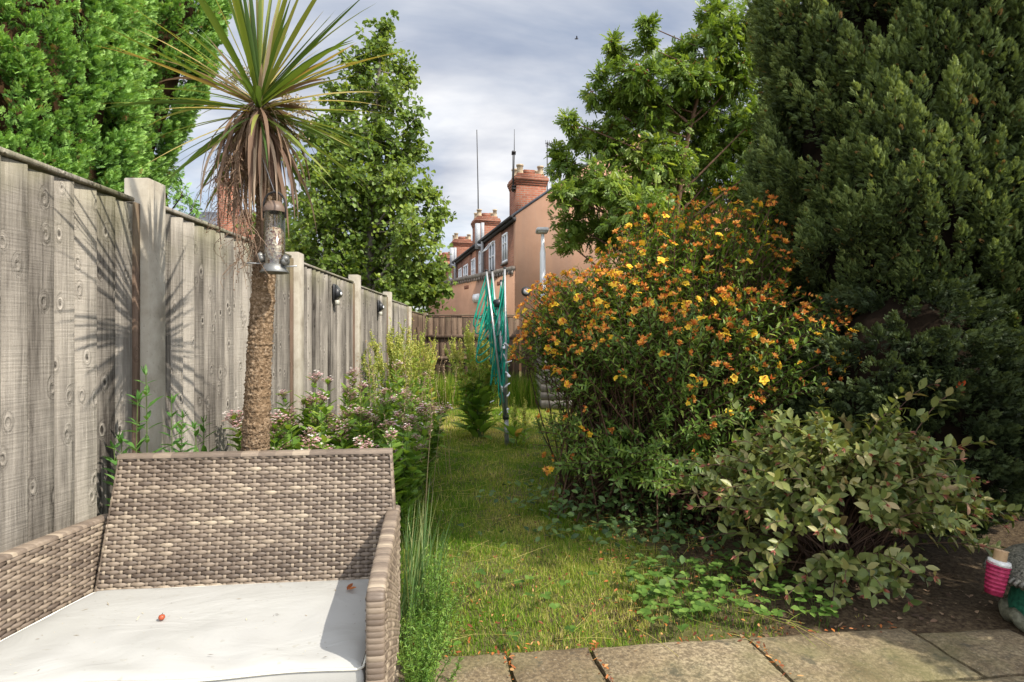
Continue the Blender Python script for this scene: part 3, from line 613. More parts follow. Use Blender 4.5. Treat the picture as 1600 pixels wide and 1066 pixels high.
# old flower stalks hanging down the left side
b = MB(); tips = []
for k in range(9):
    a0 = crown+np.array([uni(-.05, .03, 1)[0], -.04, -.05]); end = at(uni(335, 405, 1)[0], uni(330, 430, 1)[0], CY-.08+uni(-.08, .06, 1)[0]); m_ = a0*.5+end*.5+np.array([-.1, -.02, .14])
    b.bez([a0], [m_], [end], .0035, .0015, 12, 4, .4); nn = 26; t_ = uni(.3, 1, nn); p = bezp(a0[None], m_[None], end[None], t_)
    e2 = p+np.stack([rng.normal(0, .045, nn), rng.normal(0, .045, nn), uni(-.14, -.02, nn)], -1); b.bez(p, (p+e2)/2+np.stack([rng.normal(0, .02, nn)]*3, -1)*[1, 1, .3], e2, .0012, .0007, 4, 3, .5)
    for q in range(5): tips.append(p+(e2-p)*((q+1)/5)+rng.normal(0, .004, (nn, 3)))
tips = np.concatenate(tips); b.leaves(tips, rdir(len(tips)), rdir(len(tips)), uni(.004, .008, len(tips)), .005, T_DIA, rng.random(len(tips))*.6)
b.build('dry_flower_stalks', M_DEADL, palm)
b = MB()
for tgt, zz in (((478, 178), .12), ((455, 225), .1), ((360, 120), .15)):
    a0 = crown+np.array([0, .03, 0]); e = at(*tgt, CY+zz); b.bez([a0], [(a0+e)/2+[0, 0, .08]], [e], .005, .002, 8, 4, .6); nn = 50; t_ = uni(.45, 1, nn); p = bezp(a0[None], ((a0+e)/2+[0, 0, .08])[None], e[None], t_); e2 = p+rng.normal(0, .035, (nn, 3))
    b.bez(p, (p+e2)/2, e2, .001, .0006, 2, 3, .7); 
    for q in range(7): pp = p+(e2-p)*((q+1)/7)+rng.normal(0, .005, (nn, 3)); b.leaves(pp, rdir(nn), rdir(nn), .009, .007, T_DIA, uni(.5, 1, nn))
b.build('flower_plume', foliage('palm_flower', [(0, (.3, .22, .12)), (1, (.62, .52, .36))], .2), palm)
# ------------------------------------------------------------------ bird feeder on the trunk
FY = 1.93; fb = at(429, 424, FY); fr = .0335; fh = .205
feeder = thing('bird_feeder', 'clear tube bird feeder of seed hanging beside the palm trunk', 'feeder', tuple(fb))
x, y, z = fb
b = MB(); b.lathe([(fr, .012), (fr, fh), (fr-.0015, fh), (fr-.0015, .012)], fb, 40); b.build('tube', M_CLEAR, feeder, smooth=True)
def seedm():
    m = Mt('mixed_seed', .8, .2); v = m.vor(150, m.coord()); c = m.ramp(m.node('ShaderNodeSeparateColor').outputs[0], [(0, 0.), (1, 1.)])
    sc_ = m.node('ShaderNodeSeparateColor'); m.lk(v.outputs['Color'], sc_.inputs[0]); m.base(m.ramp(sc_.outputs[0], [(.15, (.2, .07, .03)), (.35, (.45, .27, .14)), (.7, (.62, .48, .30)), (.95, (.75, .64, .45))])); m.bump(v.outputs['Distance'], .8, .004); return m.m
b = MB(); b.lathe([(0, .014), (fr-.0028, .014), (fr-.0028, .125), (fr-.010, .140), (0, .146)], fb, 32); b.build('seed', seedm(), feeder, smooth=True)
M_PEWT = simple('pewter_metal', (.20, .20, .19), .45, .5, .25, 30, 0, .6)
b = MB(); b.lathe([(0, .004), (.03, .002), (.045, -.006), (.047, -.003), (.036, .010), (.0345, .022), (fr, .022)], fb, 32); b.build('base', M_PEWT, feeder, smooth=True)
b = MB(); b.lathe([(fr+.001, fh-.012), (fr+.002, fh), (fr-.002, fh+.008), (.022, fh+.022), (0, fh+.027)], fb, 32); lid = b.build('lid', simple('feeder_lid', (.16, .11, .08), .5, .4), feeder, smooth=True)
b = MB(); pts = [fb+np.array([-.036, 0, fh-.03]), fb+np.array([-.036, 0, fh+.01])]; th = np.linspace(math.pi, 0, 14); pts += [fb+np.array([.036*math.cos(a), 0, fh+.01+.045*math.sin(a)]) for a in th]; pts += [fb+np.array([.036, 0, fh-.03])]
b.tube(pts, .0035, 8); b.build('handle', M_DARK, feeder, smooth=True)
for sg, zz in ((-1, .040), (1, .030)):
    b = MB(); c = fb+np.array([sg*(fr+.002), -.012, zz]); th = np.linspace(0, 2*np.pi, 16)[:-1]
    b.tube([c+[-.004*sg, .003, 0], c+[.010*sg, -.006, 0]], [.0125, .0135], 12); b.tube([c+[0, -.0, .002], c+[.011*sg, -.007, .016]], [.012, .010], 12)
    b.build('feeding_port', M_PEWT, feeder, smooth=True)
    b = MB(); b.tube([c+[0, 0, -.016], c+[.045*sg, -.012, -.016]], .0024, 8); b.build('perch', M_ALU, feeder, smooth=True)
b = MB(); top_ = fb+np.array([0, 0, fh+.055]); b.bez([top_], [(top_+tq[-40])/2+[.0, -.03, .03]], [tq[-40]+[0, -.03, .03]], .0012, .0012, 8, 5); b.build('wire', M_GREYM, feeder)

# ------------------------------------------------------------------ big crowns: conifers
def cone_tree(name, label, cx, cy, prof, nclump, per, mats, tmpl, spr, clump, up=.8, trunk_r=.16, front=None, seed=1, corecol=None, bulge=.16, rndlo=0., lean=(0, 0), group=None, flat=.7):
    """conifer: flame-shaped tufts all over a lumpy crown; prof = [(z, r)...]"""
    global rng
    rng = np.random.default_rng(seed)
    t = thing(name, label, 'tree', (cx, cy, 0), 0, group); zs = np.array([p[0] for p in prof]); rs = np.array([p[1] for p in prof])
    nf = VN(seed+50); lump = lambda a, z: 1+bulge*2*(nf(a*2.2/np.pi*3, z*1.15)-.5)+bulge*(nf(a*5+7, z*3.1)-.5)
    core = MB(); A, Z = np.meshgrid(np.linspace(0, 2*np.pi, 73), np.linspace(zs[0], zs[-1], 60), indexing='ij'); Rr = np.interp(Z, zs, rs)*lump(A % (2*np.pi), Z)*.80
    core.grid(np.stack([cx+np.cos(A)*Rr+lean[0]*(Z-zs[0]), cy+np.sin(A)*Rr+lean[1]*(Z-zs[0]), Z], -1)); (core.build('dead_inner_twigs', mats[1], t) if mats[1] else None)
    # clump centres, even over the area
    w = np.interp(np.linspace(zs[0], zs[-1], 400), zs, rs); cdf = np.cumsum(w); cdf /= cdf[-1]
    z = np.interp(rng.random(nclump), cdf, np.linspace(zs[0], zs[-1], 400)); a = uni(0, 2*np.pi, nclump)
    if front is not None:                                 # fewer tufts on the far side
        keep = (np.cos(a-front) > -.35) | (rng.random(nclump) < .35); z, a = z[keep], a[keep]
    n = len(z); r = np.interp(z, zs, rs)*lump(a, z); O = np.stack([np.cos(a), np.sin(a), 0*a], -1)
    cl = uni(.6, 1.35, n)*clump; c0 = np.stack([cx+np.cos(a)*(r-.75*cl*.5)+lean[0]*(z-zs[0]), cy+np.sin(a)*(r-.75*cl*.5)+lean[1]*(z-zs[0]), z], -1)
    ax = unit(O*(1-up*.55)+np.array([0, 0, up])+rng.normal(0, .14, (n, 3)))
    s1 = unit(np.cross(ax, O+1e-3)); s2 = np.cross(s1, ax)
    k = per; h = rng.beta(1.2, 1.1, (n, k)); th = uni(0, 2*np.pi, (n, k)); prof_ = np.sin(np.pi*np.clip(h*.9+.12, 0, 1))**.8*.5
    rad = prof_*np.sqrt(uni(.35, 1, (n, k)))*cl[:, None]*flat
    rdv = np.cos(th)[..., None]*s1[:, None]+np.sin(th)[..., None]*s2[:, None]
    P = c0[:, None]+(h*cl[:, None]*1.35)[..., None]*ax[:, None]+rad[..., None]*rdv
    D = unit(ax[:, None]*(.35+.75*h[..., None])+rdv*(.95-.6*h[..., None])+O[:, None]*.25+rng.normal(0, .25, (n, k, 3)))
    N = unit(rdv*.6+rng.normal(0, .5, (n, k, 3))+O[:, None]*.9+np.array([0, 0, .35]))
    tone = np.clip(rng.random(n)[:, None]*.22+rng.random((n, k))*.28+.5*h**1.3, 0, .93); tone = np.where(rng.random((n, k)) < .012, 1.0, tone)  # paler tuft tips: sunlit tips put into the tone, along with new growth
    fl = (D.reshape(-1, 3)); L = uni(.7, 1.25, n*k)*spr
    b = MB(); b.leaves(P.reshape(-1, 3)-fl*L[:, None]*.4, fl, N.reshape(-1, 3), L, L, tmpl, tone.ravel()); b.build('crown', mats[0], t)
    tr = MB(); tr.tube([[cx, cy, -.05], [cx+.02, cy, zs[-1]*.4], [cx+lean[0]*2, cy, zs[-1]*.9]], [trunk_r, trunk_r*.8, .03], 12, .5, True, .06); tr.build('trunk', M_BARK, t); return t
M_BARK = simple('brown_bark', (.12, .07, .045), .9, .15, .45, 14, .8)
M_INNER = simple('gap_shade_twigs', (.012, .008, .005), .95, .05, .5, 9, .6)  # twigs near black: shade of the crown gaps put into the colour
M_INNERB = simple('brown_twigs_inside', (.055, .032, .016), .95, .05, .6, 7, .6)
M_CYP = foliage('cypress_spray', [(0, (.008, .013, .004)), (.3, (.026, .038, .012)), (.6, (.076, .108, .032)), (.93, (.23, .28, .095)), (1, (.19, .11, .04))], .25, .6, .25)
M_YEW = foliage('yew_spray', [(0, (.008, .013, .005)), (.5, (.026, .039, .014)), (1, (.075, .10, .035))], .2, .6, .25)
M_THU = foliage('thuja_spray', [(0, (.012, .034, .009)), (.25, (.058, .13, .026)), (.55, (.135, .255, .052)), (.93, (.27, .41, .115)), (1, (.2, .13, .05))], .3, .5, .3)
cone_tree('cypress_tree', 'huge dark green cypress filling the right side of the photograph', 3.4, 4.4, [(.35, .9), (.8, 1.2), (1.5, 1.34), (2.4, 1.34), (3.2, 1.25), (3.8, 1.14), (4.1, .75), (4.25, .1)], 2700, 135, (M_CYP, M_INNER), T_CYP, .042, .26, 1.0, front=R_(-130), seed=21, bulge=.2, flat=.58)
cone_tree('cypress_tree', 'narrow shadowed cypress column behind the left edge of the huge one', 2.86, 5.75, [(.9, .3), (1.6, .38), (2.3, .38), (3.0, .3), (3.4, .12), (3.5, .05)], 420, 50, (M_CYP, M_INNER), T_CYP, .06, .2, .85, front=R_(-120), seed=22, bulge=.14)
cone_tree('cypress_tree', 'low conifer at the right edge, added to shade the fairy house', 3.3, 1.98, [(.5, .5), (.9, .8), (1.4, .8), (1.7, .5), (1.95, .1)], 620, 60, (M_CYP, None), T_CYP, .05, .2, .85, front=None, seed=26, bulge=.16)  # conifer added for the shade it throws on the fairy house
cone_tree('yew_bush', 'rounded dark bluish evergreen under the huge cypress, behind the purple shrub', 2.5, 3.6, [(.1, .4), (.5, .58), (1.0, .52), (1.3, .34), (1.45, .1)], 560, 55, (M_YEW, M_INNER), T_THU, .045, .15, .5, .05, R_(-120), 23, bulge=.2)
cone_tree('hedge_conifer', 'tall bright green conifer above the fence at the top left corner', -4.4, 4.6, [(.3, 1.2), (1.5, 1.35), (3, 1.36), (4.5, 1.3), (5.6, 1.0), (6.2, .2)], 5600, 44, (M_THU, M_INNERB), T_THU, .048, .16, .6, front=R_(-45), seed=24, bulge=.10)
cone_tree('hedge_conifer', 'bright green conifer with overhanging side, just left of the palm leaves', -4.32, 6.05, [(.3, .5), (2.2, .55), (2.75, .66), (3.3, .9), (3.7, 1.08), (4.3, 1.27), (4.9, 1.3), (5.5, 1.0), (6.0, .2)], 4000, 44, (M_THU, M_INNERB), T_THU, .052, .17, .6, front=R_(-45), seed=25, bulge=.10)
rng = np.random.default_rng(99)
# ------------------------------------------------------------------ broad-leaved trees
def blob_tree(t, blobs, trunk, tr, mats, leaf, lsz, twk, lper, droop=0., up=.3, depth=1.0, wd=.8, branchlets=True):
    """trunk + a limb to every clump + twigs + leaves; blobs (x,y,z,r)"""
    B = np.array(blobs); tp = spline(trunk, 60); b = MB(); b.tube(tp, np.interp(np.linspace(0, 1, 60), [0, 1], tr), 10, .5, True, .04)
    c = B[:, :3]; r = B[:, 3]; dz = c[:, 2]-uni(.5, 1.2, len(B))*np.maximum(.5, np.hypot(c[:, 0]-trunk[0][0], c[:, 1]-trunk[0][1])*.8)
    idx = np.clip(np.searchsorted(tp[:, 2], dz), 3, 58); s = tp[idx]; th_ = np.interp(tp[idx, 2], [tp[0, 2], tp[-1, 2]], tr)
    m_ = s*.45+c*.55+np.stack([0*r, 0*r, -.15*r], -1)+rng.normal(0, .12, (len(B), 3)); b.bez(s, m_, c, np.maximum(th_*.45, .012), .010, 8, 6)
    nt = np.maximum(8, (twk*r**2).astype(int)); I = np.repeat(np.arange(len(B)), nt); n = len(I)
    d = rdir(n); d[:, 1] *= depth; d = unit(d); A = c[I]+rng.normal(0, .2, (n, 3))*r[I][:, None]; E = c[I]+d*(r[I]*uni(.55, 1.22, n)**1.0)[:, None]+np.array([0, 0, -droop])*r[I][:, None]; Md = (A+E)/2+np.array([0, 0, .12])*r[I][:, None]+rng.normal(0, .06, (n, 3))
    b.bez(A, Md, E, .006, .0025, 4, 3); t_ = b.build('trunk', mats[1], t)
    J = np.repeat(np.arange(n), lper); q = uni(.15, 1.05, len(J)); p = bezp(A[J], Md[J], E[J], q); tn = bezt(A[J], Md[J], E[J], q)
    D = unit(tn*.6+rdir(len(J))*.9+np.array([0, 0, -.25])); N = unit(rdir(len(J))*.75+np.array([0, 0, up*2])+np.array([.42, -.42, 0])); L = uni(.65, 1.2, len(J))*lsz
    p = p+D*L[:, None]*.25+rng.normal(0, .02, (len(J), 3)); tone = np.clip(rng.random(len(I))[J]*.3+rng.random(len(J))*.5+.2*rng.random(len(B))[I[J]], 0, 1)
    f = MB(); f.leaves(p, D, N, L, L*wd, leaf, tone); f.build('crown', mats[0], t); return p, D
M_BTRUNK = simple('grey_bark', (.19, .165, .14), .9, .15, .4, 12, .6)
M_LIME = foliage('young_tree_leaf', [(0, (.045, .085, .014)), (.4, (.088, .138, .022)), (.75, (.145, .20, .034)), (1, (.24, .28, .065))], .4, .45, .4)
TY = 13.2
px = [(600,42,20),(592,80,34),(560,112,30),(628,112,32),(540,160,38),(596,158,48),(645,190,24),(525,225,45),(580,225,55),(634,238,34),(650,232,20),(495,205,26),(500,275,44),(560,295,62),(625,300,46),(668,300,26),(684,338,20),(515,350,62),(585,365,68),(640,365,40),(676,352,22),(480,330,40),(640,425,50),(590,425,60),(535,425,60),(670,440,30),(470,395,48),(655,462,38),(684,455,16),(490,440,40),(610,470,45)]
bl = []
for (u, v, r) in px: p = at(u, v, TY+uni(-1.0, .9, 1)[0]*(1 if r > 30 else .5)); bl.append((*p, r/FPX*TY*1.12))
t = thing('garden_tree', 'tall narrow bright green leafy tree behind the left fence, right of the palm', 'tree', (-2.95, TY, 0))
blob_tree(t, bl, [(-2.95, TY, -.05), (-2.9, TY, 3), (-2.75, TY, 6), at(597, 40, TY)], (.15, .02), (M_LIME, M_BTRUNK), T_OVAL, .105, 110, 22, .05)
t = thing('garden_tree', 'tall bare stemmed leafy tree standing out of view to the right, shading the lawn', 'tree', (5.6, -.1, 0))
bl = [(5.6+dx, -.1+dy, z+1.65, r) for dx, dy, z, r in ((0, 0, 5.3, .5), (.35, .2, 5.8, .5), (-.35, -.1, 5.9, .5), (0, .3, 6.3, .5), (.1, -.35, 6.2, .45), (-.2, .1, 6.7, .4), (.3, 0, 6.7, .35), (-.3, .35, 5.4, .35))]
blob_tree(t, bl, [(5.6, -.1, -.05), (5.65, -.1, 2.5), (5.6, -.1, 5.8), (5.6, -.1, 8.2)], (.11, .02), (M_LIME, M_BTRUNK), T_OVAL, .09, 150, 22, .05)
M_ROWL = foliage('rowan_leaf', [(0, (.045, .088, .014)), (.45, (.09, .145, .022)), (.8, (.155, .22, .034)), (.95, (.24, .28, .055)), (1, (.34, .2, .05))], .42, .45, .4)
RY = 12.6
px = [(1118,20,26),(1124,58,42),(1166,30,24),(1062,88,38),(1075,120,40),(1008,70,14),(1012,40,10),(1000,112,36),(966,88,18),(955,70,14),(938,118,16),(930,148,14),(965,150,28),(1010,175,50),(1080,170,56),(1150,115,52),(1185,70,26),(950,215,40),(905,215,22),(890,190,10),(1025,255,58),(1100,240,58),(1165,210,58),(880,258,26),(868,240,12),(905,300,30),(945,290,42),(1000,325,52),(878,300,18),(900,350,30),(885,378,16),(1080,320,50),(1160,300,50),(945,360,40),(1040,380,45),(1120,390,45),(1185,180,30),(1190,260,25),(1180,370,40)]
bl = []
for (u, v, r) in px: p = at(u, v, RY+uni(-1.0, 1.0, 1)[0]*(1 if r > 30 else .5)); bl.append((*p, r/FPX*RY))
t = thing('rowan_tree', 'spreading rowan tree with feathery leaves in front of the pink gable wall', 'tree', (3.6, RY, 0))
p, D = blob_tree(t, bl, [(3.6, RY, -.05), (3.65, RY, 2.6), (4.0, RY, 5.2), at(1120, 30, RY)], (.12, .015), (M_ROWL, M_BARK), T_ROWAN, .175, 165, 13, .12, wd=1.0)
k = rng.choice(len(p), 170, False); nb = 7; q = (p[k][:, None]+rng.normal(0, .05, (170, nb, 3))).reshape(-1, 3); b = MB()
oc = np.array([[1,0,0],[0,1,0],[-1,0,0],[0,-1,0],[0,0,1],[0,0,-1]])*.02; of = [[0,1,4],[1,2,4],[2,3,4],[3,0,4],[1,0,5],[2,1,5],[3,2,5],[0,3,5]]
b.add((q[:, None]+oc).reshape(-1, 3), (np.array(of)[None]+(np.arange(len(q))*6)[:, None, None]).reshape(-1, 3), np.repeat(rng.random(len(q)), 6)); b.build('berries', simple('rowan_berry', (.36, .12, .03), .5, .3), t)['kind'] = 'stuff'
# feathery conifer tips and far bush over the left fence
t = thing('cedar_tree', 'loose feathery green conifer tips showing over the fence beside the tall post', 'tree', (-5.4, 10.2, 0))
px = [(265, 285, 20), (245, 300, 25), (285, 305, 14), (270, 270, 10), (230, 320, 30), (300, 330, 20)]; bl = [(*at(u, v, 10.0+uni(-.4, .4, 1)[0]), r/FPX*10) for u, v, r in px]
blob_tree(t, bl, [(-5.5, 10.2, 0), (-5.6, 10.2, 2), (-5.65, 10, 3.7)], (.1, .02), (M_THU, M_BARK), T_CYP, .12, 260, 8, .1, depth=1, wd=1.0)
t = thing('hedge_tree', 'small green tree behind the palm trunk beside the red brick house', 'tree', (-6.6, 17.5, 0))
px = [(412, 352, 16), (425, 335, 34), (440, 370, 50), (460, 400, 50)]; bl = [(*at(u, v, 17+uni(-.4, .4, 1)[0]), r/FPX*17) for u, v, r in px]
blob_tree(t, bl, [(-6.6, 17.5, 0), (-6.5, 17.3, 2.6), (-6.4, 17, 4.4)], (.12, .03), (M_LIME, M_BARK), T_OVAL, .14, 60, 12)

# ------------------------------------------------------------------ houses
HA = math.atan2(.237, 1); HO = (.61, 20.1, 0); HE = 5.32; HP = 6.6
def window(h, x, y0, y1, z0, z1, kind=0):                 # in a wall facing -x
    b = MB(); w = .085
    for (a, c, d, e) in ((y0, y1, z0, z0+w), (y0, y1, z1-w, z1), (y0, y0+w, z0+w, z1-w), (y1-w, y1, z0+w, z1-w), ((y0+y1)/2-w/2, (y0+y1)/2+w/2, z0+w, z1-w)): b.box((x-.03, a, d), (x+.04, c, e))
    b.box((x-.03, y0+w, z0+(z1-z0)*.64), (x+.038, y1-w, z0+(z1-z0)*.64+.05))
    f = b.build('window', M_WHITE, h, local=True)
    b = MB(); b.box((x+.005, y0+.02, z0+.02), (x+.02, y1-.02, z1-.02)); b.build('pane', M_GLASS, f, local=True)
    b = MB(); b.box((x-.07, y0-.06, z0-.07), (x+.03, y1+.06, z0-.004)); b.build('sill', M_COPE, f, local=True)
    if kind:                                              # an opened top light
        b = MB(); M_ = Matrix.Translation((x-.04, (y0+y1)/2, z1)) @ Matrix.Rotation(R_(38), 4, 'Y'); 
        for lo, hi in (((-.02, -.42, -.46), (.02, .42, -.40)), ((-.02, -.42, -.06), (.02, .42, 0)), ((-.02, -.42, -.40), (.02, -.36, -.06)), ((-.02, .36, -.40), (.02, .42, -.06))): b.box(lo, hi, .5, np.array(M_))
        b.build('top_light', M_WHITE, f, local=True)
def chimney(roof, y, w=1.0, d=1.0, top=6.75, npot=4, seed=0):
    rg = random.Random(seed); x0 = .04; b = MB(); b.box((x0, y, HE-.5), (x0+d, y+w, top-.42))
    for k, (e, z0, z1) in enumerate(((.02, top-.419, top-.34), (.045, top-.339, top-.27), (.07, top-.269, top-.16), (.035, top-.159, top-.09), (-.05, top-.089, top))): b.box((x0-e, y-e, z0), (x0+d+e, y+w+e, z1), rg.random())
    b.box((x0+.32, y+.2, top+.001), (x0+d-.36, y+w-.25, top+.17)); c = b.build('chimney', M_BRICK, roof, local=True)
    for k in range(npot):
        px_ = x0+.16+(d-.32)*(k % 2); py = y+.18+(w-.36)*(k//2); hh = rg.uniform(.27, .36); r = rg.uniform(.09, .115); b = MB()
        b.lathe([(r*1.15, 0), (r*1.05, .06), (r*.95, hh-.06), (r*1.18, hh-.05), (r*1.18, hh), (r*.85, hh), (r*.8, hh-.1)], (px_, py, top+.002), 14); b.build('chimney_pot', M_POT, c, local=True, smooth=True)
HL = ['rendered end terrace house with bare pink gable wall and a big chimney', 'middle brick terrace house behind the end house, second chimney of the row', 'small far terrace house with the third chimney in the row', 'farthest terrace house, only its chimney and eaves showing']
WINS = [[(1.15, 1.9, 3.88, 4.95, 0), (3.15, 4.15, 3.3, 4.95, 1), (5.5, 6.25, 3.3, 4.95, 0)], [(.55, 1.45, 3.3, 4.8, 0), (2.45, 3.6, 3.3, 4.75, 0), (4.2, 5.1, 3.4, 4.75, 0)], [(.9, 1.8, 3.4, 4.8, 0), (3.4, 4.4, 3.4, 4.8, 0)], [(1, 2, 3.4, 4.8, 0)]]
DEP, RH = 9.0, 3.2
for i in range(4):
    y0, y1 = i*HP+(0 if i == 0 else .006), (i+1)*HP; o = np.array([HO[0], HO[1]])
    h = thing('terrace_house', HL[i], 'house', HO, HA, 'terrace houses beyond the far fence')
    b = MB(); wl_ = .03
    if i == 0:
        poly = [(0, 0), (DEP, 0), (DEP, HE), (DEP/2, HE+RH), (0, HE)]; b.prism(poly, 1, 0, .3); b.build('gable_wall', M_REND, h, local=True)
        b = MB(); b.box((.012, .301, 0), (.31, y1, HE)); b.build('wall', M_BRICKD, h, local=True); b = MB(); b.box((DEP-.3, .301, 0), (DEP, y1, HE)); b.build('wall', M_BRICKD, h, local=True)
        b = MB(); b.tube([[.36, -.012, 2.72], [.36, -.002, 2.72]], .17, 20); vnt = b.build('vent', M_DARK, h, local=True)
        b = MB(); b.tube([[.36, -.03, 2.72], [.36, -.013, 2.72]], .10, 14); b.build('cowl', M_GREYM, vnt, local=True)
    else:
        b.box((.012, y0, 0), (.31, y1, HE)); b.build('wall', M_BRICKD, h, local=True); b = MB(); b.box((DEP-.3, y0, 0), (DEP, y1, HE)); b.build('wall', M_BRICKD, h, local=True)
    b = MB(); e = .1; s_ = RH/(DEP/2); ya = y0-(.02 if i == 0 else 0)
    b.prism([(-e, HE-e*s_+.02), (DEP/2, HE+RH+.02), (DEP+e, HE-e*s_+.02), (DEP+e, HE-e*s_+.12), (DEP/2, HE+RH+.13), (-e, HE-e*s_+.12)], 1, ya, y1); roof = b.build('roof', M_SLATE, h, local=True)
    b = MB(); b.box((-e-.09, ya, HE-.10), (-e-.012, y1, HE-.005)); b.box((-e-.01, ya+.01, HE-.2), (.01, y1, HE-.06)); b.build('gutter', M_DARK, roof, local=True)
    chimney(roof, y0+.02+(.42 if i else .0), 1.0, 1.06, 6.8 if i == 0 else 6.72, 4, i)
    for wdw in WINS[i]: window(h, .0, y0+wdw[0], y0+wdw[1], wdw[2], wdw[3], wdw[4])
    if i < 3:
        b = MB(); yp = y0+(5.05 if i == 0 else 5.7); b.tube([[-.1, yp, 2.5], [-.1, yp, 5.5], [-.1, yp, 6.0]], .075, 10); b.tube([[-.16, yp+.75, 5.0], [-.16, yp+.75, 6.1]], .12, 10); b.tube([[-.1, yp, 5.02], [-.16, yp+.4, 5.1], [-.16, yp+.75, 5.2]], .06, 8); b.build('soil_pipe', M_GREYM, h, local=True)
# side outbuilding with coping
c0 = np.array([.56, 20.12]); c1 = np.array([-2.5, 25.9]); dd = unit(c1-c0); nn_ = np.array([-dd[1], dd[0]])*1.0
if nn_[1] > 0: nn_ = -nn_
OA = math.atan2(dd[1], dd[0]); OL = float(np.linalg.norm(c1-c0))
ob = thing('rendered_outbuilding', 'low pink rendered wall of the extension, with stone coping, above the far fence', 'extension', (c0[0], c0[1], 0), OA)
b = MB(); b.box((0, -.14, 0), (OL+1.5, 0, 3.43)); b.build('wall', M_REND, ob, local=True)
b = MB(); b.box((0, -.18, 3.432), (OL+1.5, .09, 3.58))
for k in range(40): b.box((k*.21, .045, 3.31+rng.uniform(-.01, .01)), (k*.21+.11, .085, 3.431), rng.random())
b.build('coping', M_COPE, ob, local=True)
def on_wall(u, v):                                        # where a pixel's ray meets the extension's face
    d = np.array([(u-PU)/FPX, 1.0]); A = np.array([[d[0], -dd[0]], [d[1], -dd[1]]]); s = np.linalg.solve(A, c0); return s[1], CH-(v-PV)/FPX*s[0]
b = MB(); s, z = on_wall(745, 466); b.box((s-.2, .0, z-.11), (s+.2, .09, z+.11)); b.box((s-.26, .0, z-.16), (s+.26, .04, z+.16)); b.build('vent_hood', M_WHITE, ob, local=True)
for u, v in ((729, 449), (781, 443)):
    b = MB(); s, z = on_wall(u, v); b.box((s-.2, .0, z-.07), (s+.2, .012, z+.07)); b.build('air_brick', M_BRICK, ob, local=True)
# aerials
def hw_(x, y, z): ca, sa = math.cos(HA), math.sin(HA); return np.array([HO[0]+x*ca-y*sa, HO[1]+x*sa+y*ca, z])
a0 = hw_(-.03, 7.3, 4.6); t = thing('whip_aerial', 'very tall thin whip aerial left of the second chimney', 'aerial', tuple(a0)); a1 = at(745, 203, a0[1]); a0 = at(749, 420, a0[1]); t.location = tuple(a0)
b = MB(); b.tube([a0, at(747.5, 355, a0[1])], .035, 8); b.tube([at(747.5, 355, a0[1]), at(747, 300, a0[1]), a1], [.03, .026, .018], 6); b.build('mast', M_DARK, t)
t = thing('whip_aerial', 'thin dark whip aerial fixed to the side of the biggest chimney', 'aerial', tuple(hw_(-.1, .3, 6.0)))
b = MB(); y_ = HO[1]+.1; b.tube([at(802, 300, y_), at(803.5, 240, y_)], .02, 6); b.tube([at(801, 300, y_), at(801.5, 235, y_)], .015, 6); b.tube([at(803.5, 240, y_), at(803.7, 202, y_)], [.014, .007], 6); b.build('mast', M_DARK, t)
b = MB()
for v in (291, 295, 238): b.box(tuple(at(799.5, v+1, y_)-[0, .05, 0]), tuple(at(806, v-1, y_)+[0, .25, 0]))
b.build('bracket', M_DARK, t)
t = thing('television_aerial', 'small television aerial on a mast right of the biggest chimney, by the rowan', 'aerial', tuple(hw_(1.3, .5, 6))); y_ = HO[1]+.6
b = MB(); b.tube([at(855, 300, y_), at(855, 222, y_)], .018, 6); b.build('mast', M_DARK, t)
b = MB(); b.tube([at(852, 224, y_-.1), at(872, 227, y_+.3)], .014, 5)
for k in range(7): c = at(853+k*3, 224.2+k*.45, y_-.1+k*.06); b.tube([c+[0, -.12, -.16], c+[0, .12, .16]], .007, 4)
b.build('antenna', M_DARK, t)
# white lamp post
LY = 12.6; lp = at(848, 0, LY)
t = thing('lamp_post', 'slim white lamp post with flat head in front of the gable wall', 'lamp post', (lp[0], LY, 0))
b = MB(); zt = at(848, 366, LY)[2]; b.tube([[lp[0], LY, 0], [lp[0], LY, at(0, 400, LY)[2]], [lp[0], LY, at(0, 396, LY)[2]], [lp[0], LY, at(0, 385, LY)[2]], [lp[0], LY, zt]], [.075, .06, .062, .038, .034], 12); b.build('pole', M_WHITE, t, smooth=True)
hd = at(847, 361, LY); b = MB(); b.bbox(tuple(hd-[.13, .22, .035]), tuple(hd+[.13, .2, .045]), .02); b.build('lamp_head', simple('lamp_grey', (.45, .44, .42), .5), t)
b = MB(); b.box(tuple(hd-[.1, .18, .05]), tuple(hd+[.1, .12, -.037])); b.build('lamp_lens', simple('lens_milk', (.6, .6, .56), .3), t)
# brick house beyond the left fence
LH = thing('brick_house', 'red brick house with slate roof and chimney, low over the left fence', 'house', (-11.5, 25, 0), R_(0))
b = MB(); Y0 = 24.0
gl = at(348, 372, Y0); gr = at(402, 368, Y0); ap = at(387, 329, Y0)
x0, x1, zA = at(352, 0, Y0)[0], at(440, 0, Y0)[0], at(0, 331, Y0)[2]; xa = at(386, 0, Y0)[0]; ze = zA-1.4
b.prism([(xa-(x1-xa), 0), (x1, 0), (x1, ze), (xa, zA), (xa-(x1-xa), ze)], 1, Y0, Y0+9); b.build('wall', M_BRICK, LH)
b = MB(); e = .15; xl = xa-(x1-xa); sl = (zA-ze)/(x1-xa)
b.prism([(xl-e, ze-e*sl+.02), (xa, zA+.02), (x1+e, ze-e*sl+.02), (x1+e, ze-e*sl+.14), (xa, zA+.14), (xl-e, ze-e*sl+.14)], 1, Y0-.12, Y0+9.1)
rf = b.build('roof', M_SLATE, LH)
